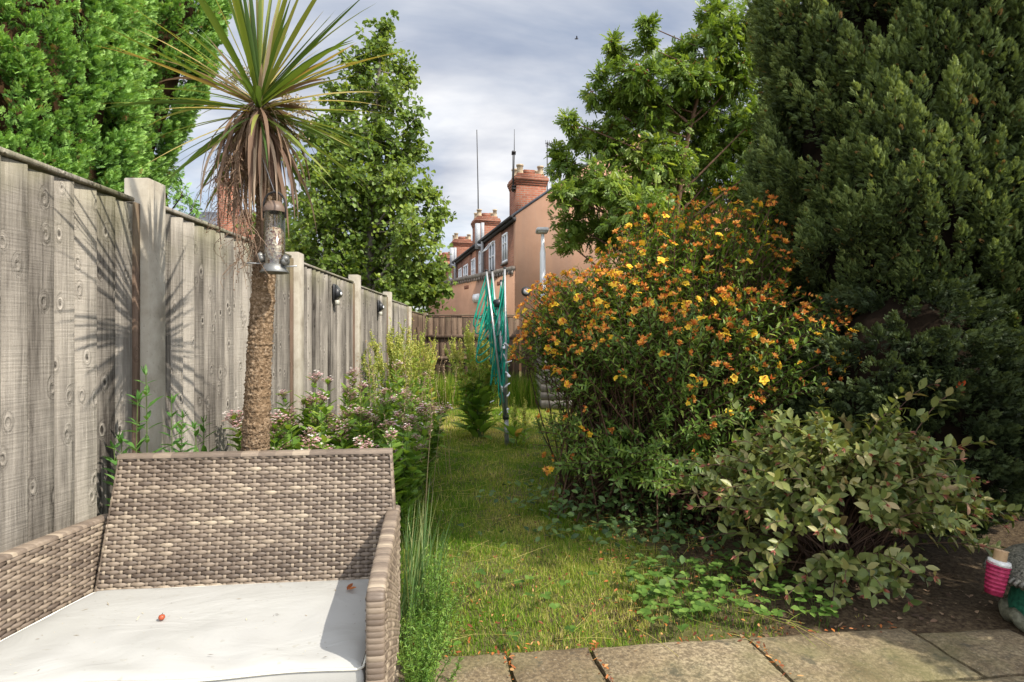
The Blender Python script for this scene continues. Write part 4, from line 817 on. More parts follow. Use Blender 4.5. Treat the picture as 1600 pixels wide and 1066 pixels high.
b = MB(); zr0 = at(0, 352, Y0)[2]; zr1 = at(0, 331, Y0+2)[2]; xl2, xr2 = at(262, 0, Y0)[0], at(360, 0, Y0)[0]
b.add([[xl2, Y0-.5, zr0-.5], [xr2, Y0-.5, zr0-.5], [xr2, Y0+2.5, zr1+.1], [xl2, Y0+2.5, zr1+.1], [xl2, Y0-.5, zr0-.62], [xr2, Y0-.5, zr0-.62], [xr2, Y0+2.5, zr1-.05], [xl2, Y0+2.5, zr1-.05]], [[0,1,2,3],[4,7,6,5],[0,4,5,1],[1,5,6,2],[2,6,7,3],[3,7,4,0]]); b.build('lower_roof', M_SLATE, LH)
b = MB(); b.box((xl2+.2, Y0-.1, 0), (xr2-.1, Y0+2.3, zr0-.5)); b.build('side_wall', M_BRICK, LH)
b = MB(); cl_, cr_ = at(346, 300, Y0-.3), at(370, 300, Y0-.3); b.box((cl_[0], Y0-.65, 2), (cr_[0], Y0-.02, at(0, 292, Y0)[2])); b.box((cl_[0]-.08, Y0-.72, at(0, 292, Y0)[2]+.002), (cr_[0]+.08, Y0+.05, at(0, 286, Y0)[2])); ch = b.build('chimney', M_BRICK, rf)
for k in (.2, .45): b = MB(); b.lathe([(.1, 0), (.09, .3), (.11, .32), (.08, .32)], (cl_[0]+k, Y0-.3, at(0, 286, Y0)[2]+.002), 12); b.build('chimney_pot', M_POT, ch)
# shed in the far right corner of the garden
SY = 9.6; sx0 = at(846, 0, SY)[0]
sh = thing('garden_shed', 'grey boarded garden shed behind the yellow flowered bush', 'shed', (sx0, SY, 0)); rg = np.random.default_rng(4)
b = MB()
for k in range(12): z = .02+k*.13; b.box((sx0, SY-.012-.012*(k % 2)*0, z), (sx0+1.9, SY+.01+rg.uniform(0, .004), z+.1285), rg.random())
for k in range(12): z = .02+k*.13; b.box((sx0-.0, SY+.012, z), (sx0+.022, SY+1.8, z+.122), rg.random())
b.build('wall', wood('shed_wood', (.10, .088, .075), (.30, .27, .235), False), sh)
b = MB(); zt = 1.62; xr = sx0+2.0; b.prism([(sx0-.12, zt-.06), (sx0+.95, zt+.55), (xr+.05, zt-.06), (xr+.05, zt), (sx0+.95, zt+.62), (sx0-.12, zt)], 1, SY-.15, SY+1.9); b.build('roof', simple('roof_felt', (.10, .085, .075), .9, .1, .4, 12, .5), sh)
b = MB(); b.prism([(sx0, 1.585), (sx0+1.9, 1.585), (sx0+.95, zt+.52)], 1, SY, SY+.03); b.build('gable', M_BRICKD, sh)

# ------------------------------------------------------------------ rotary clothes airer (folded)
AY = 6.42; ba = at(792, 697, AY); ba[2] = 0
air = thing('rotary_airer', 'folded metal rotary clothes airer with green line and white hooks', 'clothes airer', tuple(ba))
P_ = lambda u, v, dy=0: at(u, v, AY+dy)
b = MB(); b.tube([ba-[0, 0, .02], P_(791, 655)], .024, 12); b.build('ground_tube', M_GALV, air)
b = MB(); b.tube([P_(791, 664), P_(785, 560), P_(778, 473)], .021, 12); b.build('pole', M_GALV, air)
b = MB(); b.tube([P_(790.5, 655), P_(790, 648)], .034, 12); b.build('lower_hub', M_BLKP, air)
b = MB(); b.tube([P_(778.5, 480), P_(777.5, 468)], [.04, .045], 12); b.tube([P_(769, 473), P_(788, 471)], .018, 8); b.build('upper_hub', M_BLKP, air)
arms = [((788, 650, -.03), (760, 424, -.1)), ((789, 652, .03), (769, 424, .12)), ((792, 652, -.03), (788.5, 420, -.04)), ((791, 652, .04), (783, 440, .15))]
for a_, c_ in arms:
    b = MB(); b.tube([P_(*a_), P_(*c_)], .0115, 8); o = b.build('arm', M_ALU, air); b = MB(); e1, e0 = P_(*c_), P_(*a_); b.tube([e1, e1+(e1-e0)*.012], .0145, 8); b.build('end_cap', M_BLKP, o)
b = MB(); ends = []
for k in range(4):
    a_, c_ = arms[k]; A_, E_ = P_(*a_), P_(*c_); a2, c2 = arms[(k+1) % 4]; A2, E2 = P_(*a2), P_(*c2)
    for q in np.linspace(.30, .98, 18):
        p0 = A_+(E_-A_)*q; p1 = A2+(E2-A2)*min(.99, q+uni(-.02, .02, 1)[0]); dr = uni(.25, .95, 1)[0]*(.35+.6*q); m_ = (p0+p1)/2+np.array([uni(-.14, .1, 1)[0], uni(-.08, .08, 1)[0], -dr*1.5]); m_[2] = max(m_[2], .05-(p0[2]+p1[2])/2*.2)
        b.bez([p0], [m_], [p1], .0072, .0072, 16, 5, uni(0, 1, 1)[0])
for k in range(7):
    p0 = P_(760, 430+k*14, -.08); m_ = P_(725+uni(-14, 10, 1)[0], 545+k*8, -.15); p1 = P_(768, 470+k*14, .05); b.bez([p0], [m_], [p1], .0072, .0072, 18, 5, .7)
m = Mt('green_line', .5, .4); m.base(m.ramp(m.rnd(), [(0, (.008, .20, .14)), (1, (.015, .40, .27))])); b.build('washing_line', m.m, air)
hk = MB(); hk.tube([[0, 0, .02], [.012, 0, 0], [.008, 0, -.035], [-.008, 0, -.045]], .007, 6); hk.box((-.012, -.004, -.01), (.02, .006, .018)); hkm = hk.mesh('hook', M_WHITE)
for (u, v) in ((787, 543), (791, 538), (793, 566), (794, 587), (791, 604), (793, 618), (784, 606), (770, 627), (783, 645), (794, 640), (788, 556)): place('hook', hkm, air, P_(u, v, uni(-.1, -.02, 1)[0]), rdir(1)[0]*[1, .3, 1], scale=uni(.7, 1.15, 1)[0])

# ------------------------------------------------------------------ yellow flowered bush (St John's wort)
rng = np.random.default_rng(5)
bush = thing('flowering_bush', 'big rounded bush covered in yellow and orange flowers', 'bush', (1.2, 4.2, 0))
EL_ = np.array([(.95, 4.75, 1.16, .80, .72, .62), (1.45, 4.85, 1.40, .75, .75, .85), (1.85, 4.75, 1.55, .55, .62, .78), (1.2, 4.25, .98, .80, .55, .55), (1.95, 4.2, 1.05, .58, .5, .50), (2.08, 3.95, .78, .42, .36, .36), (.72, 4.7, 1.30, .55, .5, .42), (1.45, 4.1, .62, .5, .4, .38), (.48, 4.72, 1.08, .36, .38, .36), (.75, 4.55, .75, .45, .42, .36), (.72, 4.45, .42, .5, .4, .26), (1.25, 4.2, .40, .6, .4, .28), (1.75, 4.1, .5, .5, .36, .3), (1.15, 3.95, .28, .55, .36, .2), (.75, 4.3, .22, .45, .4, .18)])
KB = .92; EL_[:, :2] *= KB; EL_[:, 2] = 1.2+(EL_[:, 2]-1.2)*KB; EL_[:, 3:] *= KB; wts = EL_[:, 3]*EL_[:, 5]; NB = 3000; I = rng.choice(len(EL_), NB, p=wts/wts.sum()); d = rdir(NB); d[:, 2] = np.where(d[:, 2] < -.25, -d[:, 2], d[:, 2]); c = EL_[I, :3]; r = EL_[I, 3:]
E = c+d*r*uni(.72, 1.08, NB)[:, None]; inside = np.zeros(NB, bool)
for e in EL_: inside |= (((E-e[:3])/e[3:])**2).sum(1) < .62
E = E[~inside | (rng.random(NB) < .16)]; n = len(E)
A = np.stack([1.2+rng.normal(0, .30, n), 4.2+rng.normal(0, .2, n), 0*E[:, 0]], -1); Md = A*.38+E*.62; Md[:, 2] = E[:, 2]*.72+.12; Md[:, :2] += rng.normal(0, .07, (n, 2))
b = MB(); b.bez(A, Md, E, .0055, .0022, 9, 4, rng.random(n))
nt = 900; J = rng.integers(0, n, nt); q = uni(.35, .8, nt); p0 = bezp(A[J], Md[J], E[J], q); p2 = p0+unit(bezt(A[J], Md[J], E[J], q)+rdir(nt)*.7)*uni(.12, .3, nt)[:, None]; b.bez(p0, (p0+p2)/2+rng.normal(0, .02, (nt, 3)), p2, .003, .0015, 4, 3, rng.random(nt))
m = Mt('woody_stem', .8, .2); m.base(m.ramp(m.rnd(), [(0, (.05, .028, .018)), (1, (.13, .075, .045))])); b.build('stems', m.m, bush)
def pairs(b, A, Md, E, t0, t1, npair, L, Wd, tmpl, spread=.85, upb=.3):
    n = len(A); J = np.repeat(np.arange(n), npair); q = np.tile(np.linspace(t0, t1, npair), n)+rng.normal(0, .01, len(J)); p = bezp(A[J], Md[J], E[J], q); T = bezt(A[J], Md[J], E[J], q)
    ph = np.tile(np.arange(npair) % 2, n)*np.pi/2+np.repeat(uni(0, np.pi, n), npair); ref = np.where(np.abs(T[:, 2:3]) < .95, [[0, 0, 1.]], [[1., 0, 0]]); s1 = unit(np.cross(T, ref)); s2 = np.cross(T, s1); sd_ = s1*np.cos(ph)[:, None]+s2*np.sin(ph)[:, None]
    for sg in (-1, 1):
        D = unit(T*(1-spread*.6)+sd_*sg*spread+np.array([0, 0, upb*.3])+rng.normal(0, .15, p.shape)); N = unit(T*.9+np.array([0, 0, .8])+rng.normal(0, .25, p.shape)); l = L*uni(.7, 1.15, len(p))*np.tile(np.interp(np.linspace(0, 1, npair), [0, .6, 1], [.8, 1, .62]), n)
        b.leaves(p, D, N, l, l*Wd, tmpl, np.clip(rng.random(n)[J]*.45+rng.random(len(J))*.55, 0, 1))
b = MB(); pairs(b, A, Md, E, .62, .99, 10, .066, .33, T_LANCE); k = rng.random(n) < .5; pairs(b, A[k], Md[k], E[k], .5, .66, 4, .055, .30, T_LANCE); pairs(b, p0, (p0+p2)/2, p2, .3, 1, 5, .05, .32, T_LANCE)
M_HYP = foliage('bush_leaf', [(0, (.034, .066, .013)), (.4, (.075, .13, .022)), (.8, (.14, .205, .034)), (1, (.24, .29, .06))], .4, .45, .4); b.build('leaves', M_HYP, bush)
m = Mt('bush_flower', .55, .25); c_ = m.ramp(m.rnd(), [(0, (.56, .13, .03)), (.22, (.70, .27, .06)), (.45, (.82, .42, .09)), (.7, (.84, .50, .04)), (1, (.86, .60, .05))]); m.base(c_); tr_ = m.node('ShaderNodeBsdfTranslucent'); m.lk(c_, tr_.inputs[0]); x_ = m.node('ShaderNodeMixShader'); x_.inputs[0].default_value = .3; m.lk(m.b.outputs[0], x_.inputs[1]); m.lk(tr_.outputs[0], x_.inputs[2]); m.lk(x_.outputs[0], m.out.inputs[0]); M_FLO = m.m
def bloom(b, c, ax, size, kind, rg):
    ax = ax/np.linalg.norm(ax); s1 = np.cross(ax, [.3, .5, .8]); s1 /= np.linalg.norm(s1); s2 = np.cross(ax, s1); a0 = rg.uniform(0, 6); k = 5
    op, wd, base = {0: (.95, .85, .82), 1: (.45, .5, .45), 2: (.25, .35, .12), 3: (.6, .42, .25)}[kind]
    th = a0+np.arange(k)*2*np.pi/k; rad = np.cos(th)[:, None]*s1+np.sin(th)[:, None]*s2; D = rad*op+ax*(1.12-op)+rg.normal(0, .12, (k, 3)); b.leaves(np.tile(c, (k, 1))+ax*.003, D, np.tile(ax, (k, 1))-rad*.2, size*rg.uniform(.85, 1.1, k), size*wd, T_OVAL, np.clip(base+rg.normal(0, .09, k), 0, 1))
    if kind == 0:
        k2 = 12; D = rg.normal(0, .5, (k2, 3))+ax*1.0; b.leaves(np.tile(c, (k2, 1)), D, rg.normal(0, 1, (k2, 3)), size*.5, size*.06, T_DIA, .7)
proto = []
for kk in range(14):
    rg = np.random.default_rng(100+kk); b = MB(); nfl = rg.integers(2, 6)
    for q in range(nfl):
        off = rg.normal(0, .014, 3)*[1, 1, .6] if q else np.zeros(3); bloom(b, off+[0, 0, .012], np.array([0, 0, 1])+rg.normal(0, .45, 3), rg.uniform(.023, .034), rg.choice([0, 1, 2, 3], p=[.30, .25, .2, .25]) if kk % 3 else rg.choice([1, 2, 3]), rg)
    proto.append((b, b.mesh('flower_cluster', M_FLO)))
fw = np.array([.42 if e[2] > .75+.0*e[0] else .28 for e in E]); fw = np.clip((E[:, 2]-.45)/.7, .12, 1)*.88; pick = np.where(rng.random(n) < fw)[0]; Tn = bezt(A[pick], Md[pick], E[pick], np.ones(len(pick))); up_ = unit(Tn+np.array([0, -.15, .5]))
order = np.argsort(E[pick][:, 1]-.5*E[pick][:, 2]); rest = MB()
for rank, k in enumerate(order):
    kk = int(rng.integers(14)); b_, me_ = proto[kk]; sc_ = uni(.72, 1.1, 1)[0]
    if rank < 100: place('flower_cluster', me_, bush, E[pick][k], up_[k], scale=sc_, spin=uni(0, 6, 1)[0])
    else:
        q = np.array((Vector(up_[k]).to_track_quat('Z', 'Y').to_matrix() @ Matrix.Rotation(uni(0, 6, 1)[0], 3, 'Z')))*sc_; off = rest.n
        V = np.concatenate(b_.v)@q.T+E[pick][k]; rest.v.append(V); rest.r.append(np.concatenate(b_.r))
        for s_, fs in b_.f.items(): rest.f.setdefault(s_, []).append(np.concatenate(fs)+off)
        rest.n += len(V)
rest.build('flower_clusters', M_FLO, bush)['kind'] = 'stuff'

# ------------------------------------------------------------------ purple-leaved shrub (weigela) at the patio edge
rng = np.random.default_rng(6)
sh2 = thing('leafy_shrub', 'low spreading shrub with dull grey green purple tinged leaves by the patio', 'shrub', (1.75, 2.98, 0))
n = 250; th = uni(0, 2*np.pi, n); ph = np.arcsin(uni(-.05, .98, n)); ce = np.array([1.72, 2.98, .34]); E = ce+np.stack([np.cos(th)*np.cos(ph)*.82, np.sin(th)*np.cos(ph)*.5, np.sin(ph)*.47], -1)*(uni(.5, 1.04, n)*np.where(rng.random(n) < .14, 1.16, 1))[:, None]
ex = np.array([at(1500, 612, 3.0), at(1460, 600, 3.05), at(1545, 690, 2.95), at(1520, 760, 2.9), at(1555, 860, 2.7), at(1120, 650, 3.1), at(1060, 720, 3.1), at(1080, 790, 3.0), at(1200, 650, 3.1), at(1400, 640, 3.0), at(1150, 870, 2.75), at(1420, 940, 2.55), at(1350, 930, 2.55), at(1530, 850, 2.6), at(1260, 900, 2.6), at(1180, 905, 2.6), at(1230, 930, 2.5), at(1300, 945, 2.5), at(1380, 920, 2.45), at(1460, 900, 2.5), at(1500, 830, 2.6), at(1100, 840, 2.85), at(1320, 905, 2.5), at(1210, 860, 2.6), at(1420, 890, 2.5)]); E = np.concatenate([E, ex]); n = len(E)
A = np.stack([1.74+rng.normal(0, .09, n), 3.0+rng.normal(0, .07, n), np.full(n, .0)], -1); Md = A*.42+E*.58; Md[:, 2] = np.maximum(E[:, 2], .1)*.85+.12; Md[:, :2] += rng.normal(0, .05, (n, 2))
b = MB(); b.bez(A, Md, E, .0045, .0018, 9, 4, rng.random(n)); m = Mt('shrub_stem', .8, .2); m.base(m.ramp(m.rnd(), [(0, (.06, .035, .025)), (1, (.14, .085, .055))])); b.build('stems', m.m, sh2)
b = MB(); pairs(b, A, Md, E, .5, .99, 8, .076, .5, T_OVAL, .8, .1)
m_ = rng.random(n) < .9; q = uni(.45, .85, n); p0 = bezp(A, Md, E, q); p2 = p0+unit(bezt(A, Md, E, q)*.8+rdir(n)*.8)*uni(.1, .2, n)[:, None]; pairs(b, p0, (p0+p2)/2, p2, .3, 1, 5, .068, .52, T_OVAL, .8, .1)
M_WEI = foliage('shrub_leaf', [(0, (.034, .055, .014)), (.35, (.078, .105, .026)), (.7, (.145, .16, .048)), (.9, (.23, .20, .085)), (1, (.17, .08, .06))], .3, .42, .4); b.build('leaves', M_WEI, sh2)
b = MB(); k = len(E); tp_ = bezt(A, Md, E, np.ones(k)); 
for q in range(5): b.leaves(E, unit(tp_+rdir(k)*.5), rdir(k), uni(.02, .035, k), .009, T_LANCE, rng.random(k))
b.build('young_tips', foliage('shrub_tip', [(0, (.14, .045, .035)), (1, (.26, .10, .06))], .25), sh2)
pt = at(1497, 604, 3.0); b = MB(); rg = np.random.default_rng(3)
for q in range(4): b.leaves(pt[None]+rg.normal(0, .006, (1, 3)), np.array([[.3, -.1, 1.]])+rg.normal(0, .3, (1, 3)), np.array([[0, -1., .3]]), .034, .016, T_OVAL, .1)
o = tag(b.build('fallen_flower', foliage('orange_red_petal', [(0, (.62, .10, .03)), (1, (.7, .2, .05))], .3)), 'single bright orange red flower caught on the topmost shrub twig', 'flower')

# ------------------------------------------------------------------ lawn and smaller plants
rng = np.random.default_rng(11)
def lawn_pts(n, x0, x1, y0, y1): return uni(x0, x1, n), uni(y0, y1, n)
def edge_y(x): return PO[1]+(x-PO[0])*math.tan(PA)
b = MB()
def blades(n, x0, x1, y0, y1, lmin, lmax, w, dens):
    x, y = lawn_pts(n, x0, x1, y0, y1); dry = vn1(x*1.7+3, y*1.1+8)*.6+vn2(x*4.5, y*3.2)*.4+.22*np.clip((y-5.4)/1.2, 0, 1)+.12*np.exp(-((x-.05)/.5)**2-((y-6.2)/.5)**2)-.1*np.clip((y-9)/1, 0, 1); keep = (y > edge_y(x)-.045*vn2(x*11, x*3)+.012) & (rng.random(n) < dens(x, y)*(1.15-.55*dry))  # far lawn turned strawier to carry its sunlit look, beside true dry patches
    x, y, dry = x[keep], y[keep], dry[keep]; n = len(x); a = uni(0, 2*np.pi, n); tilt = uni(.4, 4.5, n)*uni(.3, 1, n); D = np.stack([np.cos(a)*tilt, np.sin(a)*tilt, np.ones(n)], -1); L = uni(lmin, lmax, n)*(.45+.6*vn3(x*2.3, y*2.3)+.9*np.clip(vn1(x*9, y*9)-.55, 0, 1))
    N = np.stack([-np.cos(a), -np.sin(a), .6*np.ones(n)], -1); P = np.stack([x, y, gz(x, y)-.006], -1); tone = np.clip(rng.random(n)*.55+np.clip(dry*1.7-.62, 0, 1)*.66+(rng.random(n) < .10)*.5, 0, 1); b.leaves(P, D, N, L, w, T_BLADE, tone)
under = lambda x, y: np.where(((x-1.5)/1.0)**2+((y-4.2)/1.15)**2 < 1, .10, 1.)*np.where((x > 1.15) & (y < 3.9), .05, 1.)*np.where((x > .62+.3*(y-2.4)) & (y < 3.4), .3, 1.)
blades(95000, -.75, 1.6, 2.15, 4.2, .02, .055, .0036, under); blades(85000, -1.2, 2.2, 4.0, 7.4, .025, .065, .005, under); blades(40000, -1.4, 2.6, 7.2, 11.4, .035, .09, .008, under)
M_GRASS = foliage('lawn_grass', [(0, (.036, .09, .008)), (.35, (.078, .155, .014)), (.6, (.135, .205, .024)), (.8, (.235, .24, .05)), (1, (.38, .33, .13))], .42, .65, .06); tag(b.build('lawn_grass', M_GRASS), 'patchy green lawn with yellow dry grass and clover', 'grass', None, 'stuff')
b = MB()
x, y = uni(-1.38, 2.4, 9000), uni(9.9, 11.5, 9000); k = rng.random(9000) < .35+.65*((y > 10.5) | (x < -.3)); x, y = x[k], y[k]; n = len(x); a = uni(0, 6.28, n); tl = uni(.05, .5, n); b.leaves(np.stack([x, y, 0*x-.01], -1), np.stack([np.cos(a)*tl, np.sin(a)*tl, 1+0*x], -1), np.stack([-np.cos(a), -np.sin(a), .3+0*x], -1), uni(.25, .62, n), .011, T_BLADE, np.clip(rng.random(n)*.9, 0, 1))
tag(b.build('long_grass', M_GRASS), 'uncut long grass along the foot of the far fence', 'grass', None, 'stuff')
# straw lying on the lawn
b = MB(); n = 620; x, y = uni(-.6, 1.3, n), uni(2.2, 6.5, n); k = y > edge_y(x); x, y = x[k], y[k]; n = len(x); a = uni(0, 6.28, n); l = uni(.06, .28, n)
P0 = np.stack([x, y, gz(x, y)+.035], -1); P2 = P0+np.stack([np.cos(a)*l, np.sin(a)*l, uni(-.02, .05, n)], -1); b.bez(P0, (P0+P2)/2+rng.normal(0, .012, (n, 3)), P2, .0013, .0008, 4, 3, uni(.6, 1, n)); tag(b.build('dry_straw', M_GRASS), 'pale dry grass stalks lying across the lawn', 'straw', None, 'stuff')
# fallen petals and leaves
b = MB(); n = 900; x = np.concatenate([uni(-.35, 1.35, 260), rng.normal(1.15, .45, 640)]); y = np.concatenate([edge_y(x[:260])+np.abs(rng.normal(.25, .4, 260)), rng.normal(3.7, .55, 640)]); z = gz(x, y)+uni(.02, .055, n); k = y > edge_y(x)+.01; x, y, z = x[k], y[k], z[k]
s = uni(-.3, 2.0, 170); tt = -np.abs(rng.normal(0, .03, 170)); jn = rng.random(170) < .5; s = np.where(jn, rng.choice([.36, .68, 1.31], 170)+rng.normal(0, .008, 170), s); tt = np.where(jn, -uni(0, .3, 170), tt)
x = np.concatenate([x, PO[0]+s*PX[0]+tt*PY[0]]); y = np.concatenate([y, PO[1]+s*PX[1]+tt*PY[1]]); z = np.concatenate([z, np.full(170, .029)]); n = len(x); D = rdir(n); D[:, 2] *= .35; N = rdir(n)*.6+[0, 0, 1.]
b.leaves(np.stack([x, y, z], -1), D, N, uni(.008, .030, n), uni(.004, .012, n), T_OVAL, rng.random(n)**1.3); tag(b.build('fallen_petals', M_PETAL), 'orange fallen petals and leaves on lawn, soil and slab joints', 'petals', None, 'stuff')
b = MB(); n = 900; x, y = uni(.95, 2.3, n), uni(2.25, 4.6, n); D = rdir(n); D[:, 2] *= .3; k = y > edge_y(x)+.0; b.leaves(np.stack([x, y, gz(x, y)+.008], -1)[k], D[k], (rdir(n)*.5+[0, 0, 1.])[k], uni(.01, .04, n)[k], uni(.006, .02, n)[k], T_OVAL, rng.random(n)[k]); tag(b.build('leaf_litter', foliage('leaf_litter', [(0, (.03, .02, .014)), (.6, (.10, .06, .035)), (1, (.22, .15, .09))], .1, .8)), 'brown leaf litter on the dark soil under the shrubs', 'litter', None, 'stuff')
b = MB(); n = 130
x = np.concatenate([uni(.62, 1.4, 170), uni(-.1, .9, 20)]); y = np.concatenate([2.32+uni(.02, .6, 170)+.12*(x[:170]-.6), edge_y(x[170:])+uni(0, .7, 20)]); ok = y > edge_y(x)+.02
for xx, yy in zip(x[ok], y[ok]):
    h = uni(.04, .11, 1)[0]; c = np.array([xx, yy, gz(xx, yy)]); tp_ = c+[*rng.normal(0, .025, 2), h]; b.bez([c], [(c+tp_)/2+[0, 0, .015]], [tp_], .0014, .001, 3, 3, .3); a = uni(0, 6.28, 1)[0]+np.arange(3)*2.09; D = np.stack([np.cos(a), np.sin(a), uni(-.1, .35, 3)], -1); b.leaves(np.tile(tp_, (3, 1)), D, np.tile([0, -.1, 1.], (3, 1))+rng.normal(0, .15, (3, 3)), uni(.024, .038, 3), uni(.022, .034, 3), T_OVAL, rng.random(3))
tag(b.build('ground_cover', foliage('strawberry_leaf', [(0, (.035, .072, .013)), (.6, (.068, .125, .021)), (1, (.12, .185, .04))], .35, .55, .2)), 'bright three-lobed strawberry leaves creeping at the patio edge', 'ground cover', None, 'stuff')
b = MB(); n = 1000; x = np.concatenate([rng.normal(1.0, .32, 350), rng.normal(.95, .42, 650)]); y = np.concatenate([rng.normal(3.55, .45, 350), rng.normal(3.75, .2, 650)]); k = (y > edge_y(x)+.15); x, y = x[k], y[k]; n = len(x); a = uni(0, 6.28, n); D = np.stack([np.cos(a), np.sin(a), uni(0, .8, n)], -1); b.leaves(np.stack([x, y, gz(x, y)+uni(.01, .13, n)+np.where(y > 3.6, uni(0, .17, n), 0)], -1), D, rdir(n)*.4+[0, -.2, 1.], uni(.035, .06, n), uni(.025, .04, n), T_OVAL, rng.random(n))
tag(b.build('ivy_ground_cover', foliage('ivy_leaf', [(0, (.022, .045, .014)), (1, (.075, .12, .03))], .25, .5)), 'dark low leaves spreading in the shade beneath the yellow bush', 'ground cover', None, 'stuff')

M_STEM = simple('green_stem', (.09, .13, .035), .6, .3, .3, 20)
M_WEED = foliage('weed_leaf', [(0, (.03, .08, .016)), (.5, (.06, .14, .028)), (1, (.11, .2, .05))], .35, .45)
def leafy(label, base, stems, L, wd, name='weed', cat='weed', group=None, npair=8, t0=.35, mat=None, tmpl=T_LANCE):
    t = thing(name, label, cat, tuple(base), 0, group); A = np.array([base+np.array([*rng.normal(0, .012, 2), 0]) for _ in stems]); E = np.array(stems); Md = (A+E)/2+rng.normal(0, .02, A.shape)
    b = MB(); b.bez(A, Md, E, .0035, .0015, 8, 5); b.build('stem', M_STEM, t); b = MB(); pairs(b, A, Md, E, t0, 1.0, npair, L, wd, tmpl, .85, .2); b.leaves(np.repeat(E, 3, 0), rdir(len(E)*3)*.5+[0, 0, 1.], rdir(len(E)*3), L*.5, L*.5*wd, tmpl, rng.random(len(E)*3)); b.build('leaves', mat or M_WEED, t); return t
W_ = 2.14
for (lb, bu, tips) in (('tallest upright green weed in front of the tall concrete post', 228, [(228, 585), (215, 625)]), ('leafy green weed right of the tall concrete post', 275, [(268, 632), (285, 655)]), ('shortest dark green weed between the concrete post and the palm', 318, [(318, 662), (305, 672)]), ('low weed just over the left end of the sofa back', 196, [(190, 690), (178, 702)])):
    b0 = at(bu, 525, W_); b0[2] = 0; leafy(lb, b0, [at(u, v, W_+uni(-.04, .04, 1)[0]) for u, v in tips], .078, .29, group='green weeds behind the sofa', npair=12, t0=.55)
# pink and white flowered plants
rng = np.random.default_rng(12)
fl = MB(); rg = np.random.default_rng(8); n = 26; a = rg.uniform(0, 6.28, n); r = np.sqrt(rg.random(n))*.055; c = np.stack([np.cos(a)*r, np.sin(a)*r, .02-r*r*5+rg.normal(0, .011, n)], -1); fl.bez(np.tile([0, 0, -.04], (n, 1)), c*[.5, .5, 0]+[0, 0, -.02], c, .0009, .0007, 3, 3, .12)
for k in range(n):
    th = rg.uniform(0, 6)+np.arange(4)*1.571; D = np.stack([np.cos(th), np.sin(th), .25+0*th], -1); D += rg.normal(0, .2, D.shape); fl.leaves(np.tile(c[k], (4, 1)), D, np.tile([0, 0, 1.], (4, 1)), rg.uniform(.009, .014), .009, T_DIA, np.clip(rg.choice([.12, .32, .56, .9], p=[.36, .28, .22, .14])+rg.normal(0, .05, 4), 0, 1))
m = foliage('pale_flower', [(0, (.17, .09, .06)), (.3, (.33, .2, .15)), (.55, (.55, .30, .31)), (.75, (.66, .55, .50)), (1, (.78, .74, .68))], .25, .6, .2, (1, 1, 1)); flm = fl.mesh('flower_head', m)
PL = [((-1.18, 3.1), .86, .20, 'pale flowered plant just right of the palm trunk, against the fence'), ((-.98, 2.95), .72, .20, 'pale flowered plant nearest the top of the sofa back'), ((-1.1, 3.6), .98, .26, 'tallest pink and white flowered plant in the middle of the bed'), ((-.82, 3.45), .80, .24, 'pink and white flowered plant in front of the others'), ((-1.0, 4.3), .93, .26, 'far pale flowered plant at the foot of the fence, before the docks'), ((-.66, 3.95), .70, .22, 'brownish fading flowered plant at the lawn edge'), ((-.6, 4.45), .78, .22, 'pale flowered plant at the lawn edge, farthest from the sofa'), ((-.85, 4.95), .95, .26, 'tall faded flowered plant just before the yellow green docks'), ((-1.22, 3.75), .9, .22, 'pale flowered plant pressed against the fence below the middle light'), ((-.62, 3.3), .74, .2, 'pinkish flowered plant leaning over the tall grass beside the sofa'), ((-.72, 3.0), .60, .16, 'short pale flowered plant behind the right corner of the sofa')]
for (xy, h, sp, lb) in PL:
    base = np.array([*xy, 0.]); t = thing('flowering_plant', lb, 'plant', tuple(base), 0, 'pink and white flowering plants in the left bed'); n = 24; A = base+np.stack([rng.normal(0, .06, n), rng.normal(0, .06, n), 0*np.arange(n)], -1); a = uni(0, 6.28, n); r = np.sqrt(rng.random(n))*sp; E = base+np.stack([np.cos(a)*r, np.sin(a)*r*.9, h*uni(.55, 1.04, n)-r*.4], -1); Md = A*.4+E*.6+rng.normal(0, .02, (n, 3))
    b = MB(); b.bez(A, Md, E, .003, .0016, 7, 4); b.build('stems', M_STEM, t); b = MB(); pairs(b, A, Md, E, .15, .97, 15, .105, .45, T_OVAL, .85, .2); b.build('leaves', foliage('flower_plant_leaf', [(0, (.05, .105, .014)), (.5, (.105, .185, .025)), (1, (.22, .29, .055))], .42, .45) if 'M_FPL' not in globals() else M_FPL, t)
    for k in range(n): 
        if rng.random() < .9: place('flower_head', flm, t, E[k], unit(E[k]-Md[k])+[0, -.2, .6], scale=uni(.45, 1.1, 1)[0], spin=uni(0, 6, 1)[0])
